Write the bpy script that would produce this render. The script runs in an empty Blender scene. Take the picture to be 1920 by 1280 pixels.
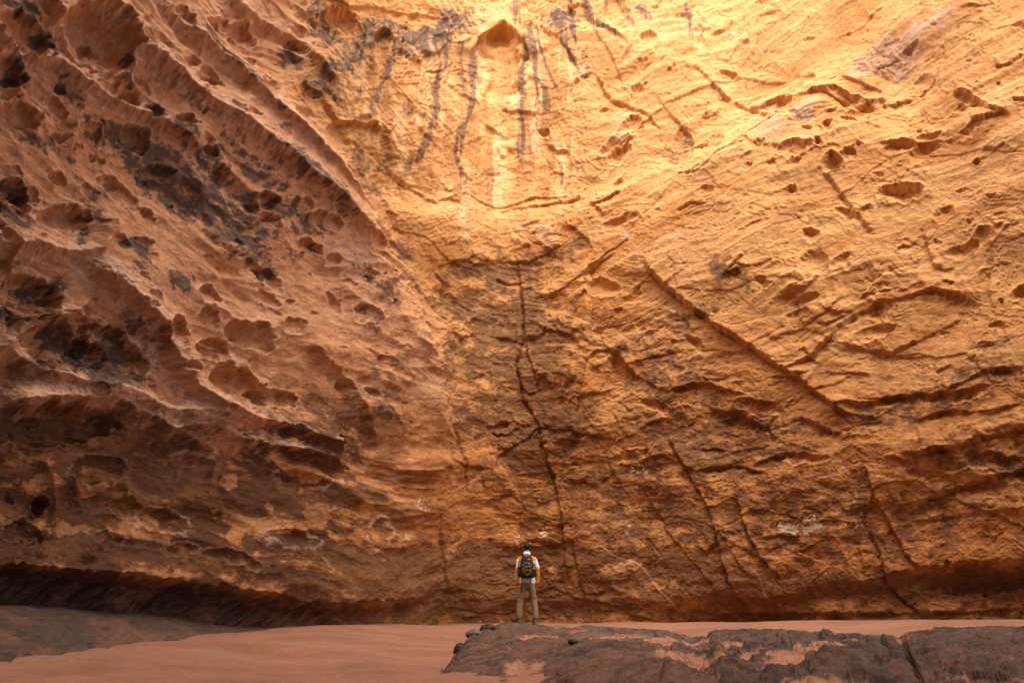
import bpy, math, random
import numpy as np
from mathutils import Vector, Matrix

C = bpy.context.scene.collection
scene = bpy.context.scene

# ------------------------------------------------------------------ camera, light, exposure
FPX = 853.33
PITCH = math.atan((1130 - 640) / FPX)
CP, SP = math.cos(PITCH), math.sin(PITCH)
EYE = 1.5
cam_d = bpy.data.cameras.new("camera")
cam_d.lens = 16.0
cam_d.sensor_width = 36.0
cam_d.clip_start = 0.1
cam_d.clip_end = 2000
cam = bpy.data.objects.new("camera", cam_d)
C.objects.link(cam)
cam.location = (0, 0, EYE)
cam.rotation_euler = (math.pi / 2 + PITCH, 0, 0)
scene.camera = cam

SUN_EL, SUN_AZ = 50.0, 173.0        # azimuth clockwise from +Y
world = bpy.data.worlds.new("World")
scene.world = world
world.use_nodes = True
wn = world.node_tree
sky = wn.nodes.new("ShaderNodeTexSky")
sky.sky_type = 'NISHITA'
sky.sun_disc = False
sky.sun_elevation = math.radians(SUN_EL)
sky.sun_rotation = math.radians(SUN_AZ)
bg = wn.nodes["Background"]
bg.inputs[1].default_value = 0.11
wn.links.new(sky.outputs[0], bg.inputs[0])

sun_d = bpy.data.lights.new("sun", 'SUN')
sun_d.energy = 4.2
sun_d.angle = math.radians(75)
sun_d.color = (1.0, 0.88, 0.72)
sun = bpy.data.objects.new("sun", sun_d)
C.objects.link(sun)
e, a = math.radians(SUN_EL), math.radians(SUN_AZ)
sdir = Vector((math.sin(a) * math.cos(e), math.cos(a) * math.cos(e), math.sin(e)))
sun.rotation_euler = sdir.to_track_quat('Z', 'Y').to_euler()

scene.view_settings.view_transform = 'Standard'
scene.view_settings.look = 'None'
scene.view_settings.exposure = 1.3
scene.view_settings.gamma = 1.0
scene.cycles.max_bounces = 6
scene.cycles.diffuse_bounces = 3
scene.cycles.use_denoising = True
try:
    scene.cycles.denoiser = 'OPENIMAGEDENOISE'
except Exception:
    pass

# ------------------------------------------------------------------ numpy noise
rng = np.random.RandomState(7)
_ang = rng.rand(4096) * 2 * np.pi
G2 = np.stack([np.cos(_ang), np.sin(_ang)], 1).astype(np.float32)
RND = rng.rand(4096, 2).astype(np.float32)

def _h(ix, iy, seed):
    h = (ix * 374761393 + iy * 668265263 + seed * 974711) & 0x7fffffff
    h = (h ^ (h >> 13)) * 1274126177 & 0x7fffffff
    return (h ^ (h >> 16)) & 4095

def pn(x, y, seed=0):
    x = np.asarray(x, np.float32); y = np.asarray(y, np.float32)
    fx0 = np.floor(x); fy0 = np.floor(y)
    ix = fx0.astype(np.int64); iy = fy0.astype(np.int64)
    fx = x - fx0; fy = y - fy0
    u = fx * fx * fx * (fx * (fx * 6 - 15) + 10)
    v = fy * fy * fy * (fy * (fy * 6 - 15) + 10)
    def g(dx, dy):
        k = _h(ix + dx, iy + dy, seed)
        return G2[k, 0] * (fx - dx) + G2[k, 1] * (fy - dy)
    a0 = g(0, 0); b0 = g(1, 0); c0 = g(0, 1); d0 = g(1, 1)
    ab = a0 + u * (b0 - a0); cd = c0 + u * (d0 - c0)
    return (ab + v * (cd - ab)) * 1.5

def fb(x, y, o=4, seed=0, gain=0.5):
    s = 0; am = 1.0
    for i in range(o):
        s = s + am * pn(x, y, seed + i * 17)
        x = x * 2.03 + 11.3; y = y * 2.03 - 7.7; am *= gain
    return s

def ridged(x, y, o=4, seed=0, gain=0.5):
    s = 0; am = 1.0
    for i in range(o):
        s = s + am * (1 - 2 * np.abs(pn(x, y, seed + i * 13)))
        x = x * 2.07 + 3.1; y = y * 2.07 + 5.3; am *= gain
    return s

def worley(x, y, seed=0):
    x = np.asarray(x, np.float32); y = np.asarray(y, np.float32)
    ix = np.floor(x).astype(np.int64); iy = np.floor(y).astype(np.int64)
    f1 = np.full(x.shape, 9.0, np.float32); f2 = f1.copy(); cid = np.zeros(x.shape, np.int64)
    for dx in (-1, 0, 1):
        for dy in (-1, 0, 1):
            k = _h(ix + dx, iy + dy, seed)
            px = ix + dx + RND[k, 0]; py = iy + dy + RND[k, 1]
            d = (px - x) ** 2 + (py - y) ** 2
            m = d < f1
            f2 = np.where(m, f1, np.minimum(f2, d)); cid = np.where(m, k, cid); f1 = np.where(m, d, f1)
    return np.sqrt(f1), np.sqrt(f2), cid

def facets(x, y, seed=0, k=.7, g=.9, ridge=True):
    "broken faces: sharp ridges between scooped or tilted faces"
    x = np.asarray(x, np.float32); y = np.asarray(y, np.float32)
    ix = np.floor(x).astype(np.int64); iy = np.floor(y).astype(np.int64)
    best = np.full(x.shape, 9.0, np.float32)
    for dx in (-1, 0, 1):
        for dy in (-1, 0, 1):
            q = _h(ix + dx, iy + dy, seed)
            ex = x - (ix + dx + RND[q, 0]); ey = y - (iy + dy + RND[q, 1])
            v = G2[q, 0] * g * ex + G2[q, 1] * g * ey + k * (ex * ex + ey * ey) + .5 * RND[(q * 7 + 3) & 4095, 0]
            best = np.minimum(best, v)
    return best if ridge else -best

def ss(a, b, x):
    t = np.clip((x - a) / (b - a), 0, 1)
    return t * t * (3 - 2 * t)

# ------------------------------------------------------------------ geometry helpers
def ray(px, py):
    dx = (px - 960) / FPX; dy = (640 - py) / FPX
    X = dx; Y = CP - dy * SP; Z = SP + dy * CP
    h = np.hypot(X, Y)
    return X / h, Y / h, Z / h          # horizontal unit direction and rise per metre

def wall_base(ux, uy, t=0):
    k = 9.0
    iL = np.maximum((-ux + .5 * uy) / 1.118, 0) / 12.5
    iR = np.maximum((ux + uy) / 1.414, 0) / 17.0
    iB = np.maximum(uy, 0) / 24.0
    iv = (iL ** k + iR ** k + iB ** k) ** (1 / k)
    return 1 / iv

def mesh_grid(name, X, Y, Z, cols, mat, parent=None, smooth=True):
    nr, nc = X.shape
    me = bpy.data.meshes.new(name)
    co = np.stack([X, Y, Z], -1).reshape(-1, 3).astype(np.float32)
    me.vertices.add(nr * nc)
    me.vertices.foreach_set("co", co.ravel())
    idx = np.arange(nr * nc).reshape(nr, nc)
    q = np.stack([idx[1:, :-1], idx[1:, 1:], idx[:-1, 1:], idx[:-1, :-1]], -1).reshape(-1, 4)
    nf = len(q)
    me.loops.add(nf * 4)
    me.loops.foreach_set("vertex_index", q.ravel().astype(np.int32))
    me.polygons.add(nf)
    me.polygons.foreach_set("loop_start", (np.arange(nf) * 4).astype(np.int32))
    me.polygons.foreach_set("use_smooth", np.full(nf, smooth))
    me.update(calc_edges=True)
    for n, A in cols.items():
        at = me.color_attributes.new(n, 'FLOAT_COLOR', 'POINT')
        B = np.ones((nr * nc, 4), np.float32); B[:, :3] = A.reshape(-1, 3)
        at.data.foreach_set("color", B.ravel())
    me.materials.append(mat)
    o = bpy.data.objects.new(name, me)
    C.objects.link(o)
    if parent: o.parent = parent
    return o

def tag(o, label=None, cat=None, group=None, kind=None):
    if label: o["label"] = label
    if cat: o["category"] = cat
    if group: o["group"] = group
    if kind: o["kind"] = kind
    return o

# ------------------------------------------------------------------ materials
def new_mat(name):
    m = bpy.data.materials.new(name); m.use_nodes = True
    nt = m.node_tree; return m, nt, nt.nodes["Principled BSDF"]

def rock_material(name, attr="Col", fine=6.0, bump=0.6, dist=0.03, rough=0.88, vary=0.32):
    m, nt, p = new_mat(name)
    N = nt.nodes.new; L = nt.links.new
    at = N("ShaderNodeAttribute"); at.attribute_name = attr
    tc = N("ShaderNodeNewGeometry")
    n1 = N("ShaderNodeTexNoise"); n1.inputs["Scale"].default_value = fine; n1.inputs["Detail"].default_value = 6; n1.inputs["Roughness"].default_value = .7
    n2 = N("ShaderNodeTexNoise"); n2.inputs["Scale"].default_value = fine * 6; n2.inputs["Detail"].default_value = 4; n2.inputs["Roughness"].default_value = .7
    mp = N("ShaderNodeMapping"); mp.inputs["Scale"].default_value = (1, 1, 3.2)
    L(tc.outputs["Position"], mp.inputs[0]); L(mp.outputs[0], n1.inputs["Vector"]); L(tc.outputs["Position"], n2.inputs["Vector"])
    mr = N("ShaderNodeMapRange"); mr.inputs[1].default_value = .3; mr.inputs[2].default_value = .7
    mr.inputs[3].default_value = 1 - vary; mr.inputs[4].default_value = 1 + vary
    L(n1.outputs[0], mr.inputs[0])
    mx = N("ShaderNodeMix"); mx.data_type = 'RGBA'; mx.blend_type = 'MULTIPLY'; mx.inputs[0].default_value = 1
    L(at.outputs["Color"], mx.inputs[6]); L(mr.outputs[0], mx.inputs[7])
    mr2 = N("ShaderNodeMapRange"); mr2.inputs[1].default_value = .3; mr2.inputs[2].default_value = .7
    mr2.inputs[3].default_value = .86; mr2.inputs[4].default_value = 1.14
    L(n2.outputs[0], mr2.inputs[0])
    mx2 = N("ShaderNodeMix"); mx2.data_type = 'RGBA'; mx2.blend_type = 'MULTIPLY'; mx2.inputs[0].default_value = 1
    L(mx.outputs[2], mx2.inputs[6]); L(mr2.outputs[0], mx2.inputs[7])
    L(mx2.outputs[2], p.inputs["Base Color"])
    ad = N("ShaderNodeMath"); ad.operation = 'MULTIPLY_ADD'; ad.inputs[1].default_value = .35
    L(n2.outputs[0], ad.inputs[0]); L(n1.outputs[0], ad.inputs[2])
    b = N("ShaderNodeBump"); b.inputs["Strength"].default_value = bump; b.inputs["Distance"].default_value = dist
    L(ad.outputs[0], b.inputs["Height"]); L(b.outputs[0], p.inputs["Normal"])
    p.inputs["Roughness"].default_value = rough
    p.inputs["Specular IOR Level"].default_value = .25
    return m

def plain_material(name, col, rough=.7, nscale=60, vary=.12, bump=.15, dist=.002, spec=.3):
    m, nt, p = new_mat(name)
    N = nt.nodes.new; L = nt.links.new
    tc = N("ShaderNodeTexCoord")
    n = N("ShaderNodeTexNoise"); n.inputs["Scale"].default_value = nscale; n.inputs["Detail"].default_value = 4
    L(tc.outputs["Object"], n.inputs["Vector"])
    mr = N("ShaderNodeMapRange"); mr.inputs[3].default_value = 1 - vary; mr.inputs[4].default_value = 1 + vary
    mr.inputs[1].default_value = .3; mr.inputs[2].default_value = .7
    L(n.outputs[0], mr.inputs[0])
    mx = N("ShaderNodeMix"); mx.data_type = 'RGBA'; mx.blend_type = 'MULTIPLY'; mx.inputs[0].default_value = 1
    mx.inputs[6].default_value = (*col, 1); L(mr.outputs[0], mx.inputs[7]); L(mx.outputs[2], p.inputs["Base Color"])
    b = N("ShaderNodeBump"); b.inputs["Strength"].default_value = bump; b.inputs["Distance"].default_value = dist
    L(n.outputs[0], b.inputs["Height"]); L(b.outputs[0], p.inputs["Normal"])
    p.inputs["Roughness"].default_value = rough
    p.inputs["Specular IOR Level"].default_value = spec
    return m

M_CLIFF = rock_material("sandstone", fine=4.5, bump=.55, dist=.035)
M_SLAB = rock_material("dark_slab_rock", fine=7, bump=.8, dist=.03, rough=.7)
M_SAND = rock_material("sand", fine=1.2, bump=.25, dist=.01, rough=.95, vary=.10)

# ==================================================================  CLIFF
STEP = 1.5
inner = np.arange(-24, 1946, STEP)
lm = []; x = -24.0; st = STEP
while x > -760: st = min(st * 1.09, 22); x -= st; lm.append(x)
rm = []; x = inner[-1]; st = STEP
while x < 2700: st = min(st * 1.09, 22); x += st; rm.append(x)
PX = np.concatenate([np.array(lm[::-1]), inner, np.array(rm)]).astype(np.float32)
innery = np.arange(-20, 1182, STEP)
top = []; y = -20.0; st = STEP
while y > -170: st = min(st * 1.12, 14); y -= st; top.append(y)
PY = np.concatenate([np.array(top[::-1]), innery, np.arange(innery[-1] + 6, 1260, 6)]).astype(np.float32)
GX, GY = np.meshgrid(PX, PY)
ux, uy, tt = ray(GX, GY)
d0 = wall_base(ux, uy)
lean = 0.03 - .13 * np.exp(-((GX - 930) / 330) ** 2) + 0.06 * ss(1000, 1500, GX)
dd = d0 / (1 - lean * np.maximum(tt, 0))
BX, BY, BZ = dd * ux, dd * uy, EYE + dd * tt
Dist = np.sqrt(BX ** 2 + BY ** 2 + (BZ - EYE) ** 2)
Sc = Dist / FPX / np.sqrt(((GX - 960) / FPX) ** 2 + ((640 - GY) / FPX) ** 2 + 1) ** .5

# smooth outward normal of the base wall
def npd(A, ax): return np.gradient(A, axis=ax)
tux = [npd(A, 1) for A in (BX, BY, BZ)]; tvx = [npd(A, 0) for A in (BX, BY, BZ)]
NX = tux[1] * tvx[2] - tux[2] * tvx[1]
NY = tux[2] * tvx[0] - tux[0] * tvx[2]
NZ = tux[0] * tvx[1] - tux[1] * tvx[0]
nl = np.sqrt(NX ** 2 + NY ** 2 + NZ ** 2)
sg = np.sign(-(NX * BX + NY * BY + NZ * (BZ - EYE)))
NX, NY, NZ = NX / nl * sg, NY / nl * sg, NZ / nl * sg
del tux, tvx

# wall charts: U along the wall, Q up the bedding
az = np.arctan2(ux, uy)
U = az * 22.0
Q = np.arcsinh((BZ - EYE) / 24.0) * 24.0
I = GX / 35.0; J = GY / 35.0         # even-sized chart for weathering forms
Qw = Q + 1.1 * pn(U * .09, Q * .10, 5) + .45 * pn(U * .3, Q * .3, 6)

w1x = pn(I * .55, J * .55, 31); w1y = pn(I * .55, J * .55, 32)
w2x = pn(I * 2.1, J * 2.1, 33); w2y = pn(I * 2.1, J * 2.1, 34)
w3x = pn(I * 6.5, J * 6.5, 35); w3y = pn(I * 6.5, J * 6.5, 36)
WX = GX + 9 * w1x + 5 * w2x + 2.2 * w3x
WY = GY + 9 * w1y + 5 * w2y + 2.2 * w3y

LX = GX + 3.5 * w1x + 2.4 * w2x + 1.5 * w3x
LY = GY + 3.5 * w1y + 2.4 * w2y + 1.5 * w3y
R = np.zeros(GX.shape, np.float32)

def sl(x0, x1, y0, y1, m=18):
    i0 = np.searchsorted(PX, x0 - m); i1 = np.searchsorted(PX, x1 + m)
    j0 = np.searchsorted(PY, y0 - m); j1 = np.searchsorted(PY, y1 + m)
    return (slice(j0, j1), slice(i0, i1))

def pdist(poly, m, wx=None, wy=None):
    wx = LX if wx is None else wx; wy = LY if wy is None else wy
    xs = [p[0] for p in poly]; ys = [p[1] for p in poly]
    s = sl(min(xs) - m, max(xs) + m, min(ys) - m, max(ys) + m)
    X = wx[s]; Y = wy[s]
    best = np.full(X.shape, 1e9, np.float32); side = np.ones(X.shape, np.float32); al = np.zeros(X.shape, np.float32)
    L = [math.hypot(poly[i + 1][0] - poly[i][0], poly[i + 1][1] - poly[i][1]) for i in range(len(poly) - 1)]
    T = sum(L); acc = 0
    for i in range(len(poly) - 1):
        ax, ay = poly[i]; bx, by = poly[i + 1]
        ex, ey = bx - ax, by - ay
        t = ((X - ax) * ex + (Y - ay) * ey) / (L[i] ** 2)
        tc = np.clip(t, 0, 1)
        dx = X - ax - tc * ex; dy = Y - ay - tc * ey
        d = dx * dx + dy * dy
        mk = d < best
        best = np.where(mk, d, best)
        side = np.where(mk, np.sign(ex * (Y - ay) - ey * (X - ax)), side)
        al = np.where(mk, (acc + tc * L[i]) / T, al)
        acc += L[i]
    return s, np.sqrt(best), side, al

LIPK = .62
def taper(al, k=.12): return ss(0, k, al) * ss(0, k, 1 - al)

def crest(poly, h, wu, wd, k=.1):
    s, d, sd, al = pdist(poly, max(wu, wd) * 2.2)
    w = np.where(sd < 0, wu, wd)
    R[s] += h * np.exp(-(d / w) ** 1.3) * taper(al, k)

def lip(poly, h, wu, h2, wd, soft=2.5, k=.1):
    "a ledge: proud above the line, undercut below it"
    s, d, sd, al = pdist(poly, max(wu, wd) * 2.5)
    x = d * sd
    t = ss(-soft, soft, x)
    h, h2 = h * LIPK, h2 * LIPK
    v_ = .45 + .9 * ss(-.4, .5, w1y[s] + .7 * w2x[s]); h, h2 = h * v_, h2 * v_
    R[s] += ((1 - t) * h * np.exp(-d / wu) - t * h2 * np.exp(-d / wd)) * taper(al, k)

def crack(poly, dep, w, step=0, sw=40, k=.06):
    s, d, sd, al = pdist(poly, max(w * 3, sw * 2.5 if step else 0) + 4)
    x = d * sd
    var = .6 + .8 * ss(-.5, .6, w1x[s] + w2y[s])
    R[s] += (-dep * .6 * var * np.exp(-(d / (w * (.6 + .5 * var))) ** 2) + step * .9 * -np.tanh(x / 2.0) * np.exp(-d / sw)) * taper(al, k)

accV = np.zeros_like(R); accRim = np.zeros_like(R)
def hollow(cx, cy, rx, ry, ang, dep, rim=.13, flat=.55, up=.45):
    r_ = max(rx, ry) * 1.5
    s = sl(cx - r_, cx + r_, cy - r_, cy + r_)
    X = WX[s] - cx; Y = WY[s] - cy
    c, q = math.cos(math.radians(ang)), math.sin(math.radians(ang))
    a = (X * c + Y * q) / rx; b = (-X * q + Y * c) / ry
    r = np.sqrt(a * a + b * b) * (1 + .12 * w2x[s] + .1 * w2y[s])
    m = np.clip(1 - r * r, 0, 1)
    edge = ss(0, .06, m)
    R[s] -= dep * (m ** flat) * (1 - up * np.clip(Y / max(rx, ry), -1, 1)) * (.35 + .65 * edge)
    R[s] += rim * dep * np.exp(-((r - 1.04) / .16) ** 2)
    if dep > 5: accRim[s] = np.maximum(accRim[s], np.exp(-((r - 1.08) / .14) ** 2))

accB = np.zeros_like(R); accP = np.zeros_like(R); accS = np.zeros_like(R); accW = np.zeros_like(R); accG = np.zeros_like(R)
def patch(acc, cx, cy, rx, ry, ang=0, amp=1.0):
    r_ = max(rx, ry) * 1.7
    s = sl(cx - r_, cx + r_, cy - r_, cy + r_)
    X = WX[s] - cx; Y = WY[s] - cy
    c, q = math.cos(math.radians(ang)), math.sin(math.radians(ang))
    r = np.sqrt(((X * c + Y * q) / rx) ** 2 + ((-X * q + Y * c) / ry) ** 2)
    acc[s] = np.maximum(acc[s], amp * (1 - ss(.35, 1.5, r)))

def streak(acc, poly, w0, w1, amp=1.0):
    s, d, sd, al = pdist(poly, max(w0, w1) * 3 + 6, GX + 1.6 * w1x + 1.5 * w2x + .9 * w3x, GY + 1.6 * w1y)
    w = (w0 + (w1 - w0) * al) * (1.15 + .8 * pn(J[s] * .9 + w0, I[s] * .5, 77))
    acc[s] = np.maximum(acc[s], amp * (1 - ss(.15, 1.7, d / np.maximum(w, 1.2))) * ss(0, .05, al + .01) * ss(0, .35, 1 - al))

# --- regions
bound_y = np.array([-170, 0, 60, 130, 200, 300, 450, 600, 700, 800, 950, 1180], float)
bound_x = np.array([560, 590, 600, 560, 570, 640, 742, 802, 838, 862, 845, 825], float)
sB = np.interp(WY, bound_y, bound_x).astype(np.float32) - WX
ML = ss(-30, 45, sB)
MC = ss(470, 540, WY + .12 * np.abs(WX - 960)) * (1 - ML) * (1 - ss(1090, 1150, WX))       # rough middle column
MR = ss(1080, 1160, WX)
diag = np.interp(WX, [1100, 1211, 1278, 1414, 1602, 1700, 1930], [440, 497, 565, 655, 796, 850, 830])
MLOW = ss(-10, 60, WY - diag) * MR                                                      # rough lower right
MTOP = 1 - ss(400, 470, WY)

# --- big body of the wall
R += 16 * pn(I * .11, J * .11, 1) + 9 * pn(I * .24, J * .24, 2)
prof = np.interp(GY, [-170, 100, 300, 450, 650, 800, 950, 1180], [0, 2, 8, 20, 22, 14, 4, 0])
R += prof * ss(-14, 46, sB) * np.exp(-np.maximum(sB - 30, 0) / 260)
# the bowl above the basin ledge
basin = [(480, 60), (560, 215), (640, 316), (707, 366), (774, 393), (855, 406), (925, 413), (993, 396), (1077, 383), (1144, 353), (1278, 319), (1420, 240), (1600, 100)]
s, d, sd, al = pdist(basin, 320)
xx = d * sd
R[s] += (13 * ss(-22, 30, xx) * np.exp(-np.maximum(xx, 0) / 120) - 11 * (1 - ss(-50, 10, xx)) * np.exp(-np.maximum(-xx - 30, 0) / 160)) * taper(al, .15)
# foot of the wall: undercut both sides
foot = np.interp(WX, [-700, 0, 140, 290, 420, 510, 620, 720, 850, 980, 1130, 1300, 1430, 1600, 1750, 1920, 2700],
                 [1030, 1053, 1070, 1080, 1104, 1114, 1128, 1120, 1108, 1128, 1130, 1118, 1122, 1085, 1058, 1042, 1040])
und = np.interp(GX, [-700, 300, 520, 700, 900, 1250, 1600, 1750, 2700], [62, 46, 30, 20, 7, 8, 11, 22, 30])
fx = GY + 6 * w2y + 8 * w1y - foot
R -= und * ss(-3, 26, fx)
R += 8 * np.exp(-(np.minimum(fx, 0) / 55) ** 2) * (fx < 0) * ss(0, 1, und / 40)
# inward slope of lower left face
R += 22 * ss(0, 900, GY) * ML - 11 * ML

# --- left side ridges, crest above and scooped below
ridges = [
    ([(-40, 30), (0, 67), (20, 84), (67, 111), (111, 121), (168, 158), (218, 191), (285, 218), (332, 248), (380, 290)], 17, 26, 8),
    ([(90, -30), (104, 0), (118, 34), (161, 97), (208, 134), (250, 160)], 15, 18, 9),
    ([(170, -30), (200, 0), (252, 44), (292, 94), (336, 134), (386, 188), (470, 255), (537, 312), (638, 393), (720, 470)], 18, 30, 14),
    ([(290, -20), (312, 0), (386, 67), (447, 118), (504, 195), (554, 242), (638, 336), (700, 390)], 14, 22, 9),
    ([(430, -20), (470, 10), (571, 67), (640, 160)], 10, 20, 10),
    ([(-40, 440), (0, 450), (67, 467), (134, 477), (178, 474), (200, 443), (215, 400)], 20, 26, 12),
    ([(134, 477), (188, 524), (245, 574), (289, 618), (296, 658), (322, 699), (363, 756), (420, 786), (504, 796), (571, 823), (650, 850)], 24, 46, 10),
    ([(-40, 690), (0, 655), (50, 618), (118, 596), (170, 560)], 16, 22, 12),
    ([(-30, 655), (0, 662), (50, 695), (134, 719), (235, 746), (285, 773), (370, 780), (460, 800)], 18, 22, 16),
    ([(-40, 765), (0, 759), (100, 749), (188, 752), (252, 779), (302, 810), (370, 800), (437, 830), (560, 850), (660, 880)], 26, 34, 14),
    ([(560, 640), (620, 700), (660, 760), (700, 840)], 9, 20, 12),
    ([(235, 850), (225, 890), (235, 930), (190, 1000), (150, 1060)], 9, 12, 14),
    ([(360, 860), (330, 890), (300, 960), (270, 1010)], 8, 14, 12),
    ([(60, 860), (95, 900), (110, 960), (80, 1010)], 8, 12, 12),
    ([(150, 850), (140, 900), (160, 960)], 7, 9, 12),
    ([(480, 860), (560, 880), (640, 920), (700, 960)], 9, 14, 22),
]
for pl, h, wu, wd in ridges: crest(pl, h * 1.45, wu, wd * .8)

hollows = [
    (190, 68, 78, 68, 35, 30), (50, 65, 62, 40, 30, 20), (8, 140, 45, 40, 20, 18), (40, 212, 45, 28, 15, 13), (262, 250, 27, 25, 20, 17),
    (347, 228, 21, 20, 10, 14), (245, 180, 26, 16, 15, 13), (295, 208, 25, 17, 45, 9), (285, 128, 22, 20, 0, 5), (120, 250, 25, 10, 8, 8),
    (210, 338, 25, 15, 20, 9), (395, 288, 17, 20, 0, 10), (408, 328, 20, 16, 20, 10), (280, 398, 11, 11, 0, 10), (326, 387, 8, 8, 0, 5),
    (497, 380, 25, 16, 25, 15), (405, 150, 27, 11, 22, 10), (465, 52, 32, 22, 30, 13), (515, 160, 22, 28, -20, 6), (592, 166, 24, 9, 45, 7),
    (125, 405, 52, 27, -3, 15), (25, 355, 33, 26, 10, 13), (319, 32, 5, 4, 0, 4), (365, 108, 18, 12, 0, 7), (572, 215, 24, 20, 0, 4), (600, 420, 36, 16, 10, 9),
    (118, 170, 17, 11, 30, 8), (180, 243, 25, 14, 20, 9), (208, 296, 9, 7, 40, 7), (160, 195, 9, 6, 0, 5), (440, 212, 12, 22, -30, 5), (300, 80, 40, 20, 40, 5),
    (316, 628, 29, 31, 0, 17), (386, 554, 20, 22, 0, 11), (380, 595, 20, 15, -20, 10), (457, 630, 48, 30, 20, 15), (393, 662, 32, 26, 20, 13),
    (437, 725, 62, 36, 25, 22), (504, 752, 45, 17, 20, 14), (578, 465, 24, 11, 33, 11), (618, 490, 15, 13, 0, 8), (556, 480, 7, 5, 0, 6),
    (470, 505, 30, 20, 50, 8), (500, 565, 24, 14, 25, 8), (545, 565, 10, 7, 0, 5), (265, 585, 9, 8, 0, 7), (336, 697, 24, 13, 10, 11), (100, 645, 108, 42, 14, 30),
    (54, 560, 62, 44, 20, 22), (200, 655, 80, 34, 30, 20), (85, 800, 130, 40, -2, 30), (265, 457, 22, 12, 10, 7), (530, 815, 30, 15, 15, 9), (450, 822, 22, 8, 5, 7),
    (336, 845, 60, 24, 10, 16), (77, 947, 19, 27, 25, 22), (350, 890, 45, 40, 20, 9), (180, 880, 50, 30, 0, 9), (40, 1000, 40, 18, 10, 11), (300, 980, 50, 22, 10, 8),
    (560, 900, 50, 14, 10, 9), (620, 828, 24, 8, 8, 8), (200, 1010, 30, 18, 0, 8), (420, 1050, 60, 14, 10, 8), (330, 1030, 30, 12, 0, 7), (540, 1010, 50, 16, 10, 7),
    (700, 1000, 20, 30, 10, 6), (240, 950, 26, 20, 0, 7), (10, 480, 20, 60, 0, 14), (245, 770, 30, 10, 20, 8), (650, 590, 40, 30, 20, 5), (735, 498, 8, 5, 30, 8), (714, 517, 6, 4, 20, 6), (728, 567, 7, 4, 0, 5),
    # middle and bowl
    (936, 118, 39, 72, 2, 12), (1016, 235, 12, 11, 0, 9), (760, 92, 14, 12, 0, 5), (722, 85, 20, 34, 5, 6), (840, 572, 30, 46, 0, 7), (803, 100, 10, 10, 0, 4),
    (775, 32, 7, 4, 0, 5), (767, 46, 9, 4, 0, 5), (768, 69, 5, 6, 0, 4), (640, 30, 30, 20, 20, 8), (920, 620, 46, 40, 0, 5), (700, 270, 40, 60, -20, 7), (640, 250, 22, 30, 0, 6),
    # right side
    (1560, 303, 24, 17, -30, 14), (1553, 236, 12, 9, 0, 8), (1532, 272, 9, 7, 0, 8), (1518, 240, 9, 5, -10, 6), (1590, 218, 14, 6, -15, 8), (1690, 352, 44, 20, -12, 17),
    (1800, 345, 12, 6, -10, 6), (1830, 294, 14, 6, -20, 11), (1588, 180, 52, 13, 8, 11), (1727, 145, 30, 20, -20, 6), (1820, 185, 40, 12, 25, 7), (1365, 123, 18, 8, 15, 7),
    (1485, 355, 14, 9, 10, 10), (1520, 440, 20, 14, 30, 9), (1530, 500, 32, 36, 30, 7), (1430, 530, 18, 9, 20, 7), (1375, 525, 20, 12, 0, 7), (1130, 540, 26, 18, 0, 9),
    (1157, 584, 9, 6, 0, 6), (1120, 620, 12, 18, 0, 6), (1160, 30, 26, 32, 0, 8), (1215, 68, 18, 12, 0, 8), (1070, 30, 10, 28, 10, 6), (1915, 536, 22, 14, -20, 13), (1873, 552, 8, 6, 0, 7),
    (1866, 610, 16, 10, 0, 6), (1840, 440, 30, 16, -20, 8), (1200, 160, 16, 12, -30, 6), (1310, 60, 14, 26, 10, 6), (1330, 268, 14, 34, 28, 6), (1590, 400, 24, 12, 20, 7),
    (1280, 265, 26, 36, 0, 6), (1480, 570, 40, 28, -30, 6), (1765, 390, 26, 12, -30, 6), (1860, 360, 16, 7, 10, 6), (1600, 270, 20, 7, -30, 6), (1480, 1010, 24, 14, 0, 6),
    (1300, 640, 30, 10, 40, 5), (1420, 760, 50, 14, 10, 8), (1150, 690, 26, 16, 40, 8), (1230, 760, 36, 12, 25, 7), (1180, 850, 36, 12, -10, 7), (1380, 790, 40, 14, 10, 8),
    (1500, 860, 60, 12, -5, 7), (1620, 760, 60, 14, -8, 9), (1800, 740, 60, 14, -10, 9), (1860, 860, 60, 20, 10, 10), (1750, 880, 60, 14, -12, 8), (1840, 1085, 110, 28, 0, 16),
]
for hh in hollows:
    kd_ = 1.35 if hh[0] < 760 else 1.0
    hollow(*hh[:5], hh[5] * kd_, **({'flat': 1.0, 'up': .85} if hh[0] > 1000 else ({} if hh[5] > 8 else {'flat': .8})))

rsm = np.random.RandomState(14)
for i in range(95):                                     # mid-sized pockets strung along the bedding
    x_ = rsm.uniform(-250, 720); y_ = rsm.uniform(-40, 830)
    if x_ > np.interp(y_, bound_y, bound_x) - 30: continue
    r_ = rsm.uniform(9, 25)
    an_ = math.degrees(math.atan2(1130 - y_, 1452 - x_))
    hollow(x_, y_, r_ * rsm.uniform(1, 1.6), r_ * rsm.uniform(.6, .85), an_ + rsm.normal(0, 12), r_ * rsm.uniform(.35, .65), rim=.16, flat=.7)
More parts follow.
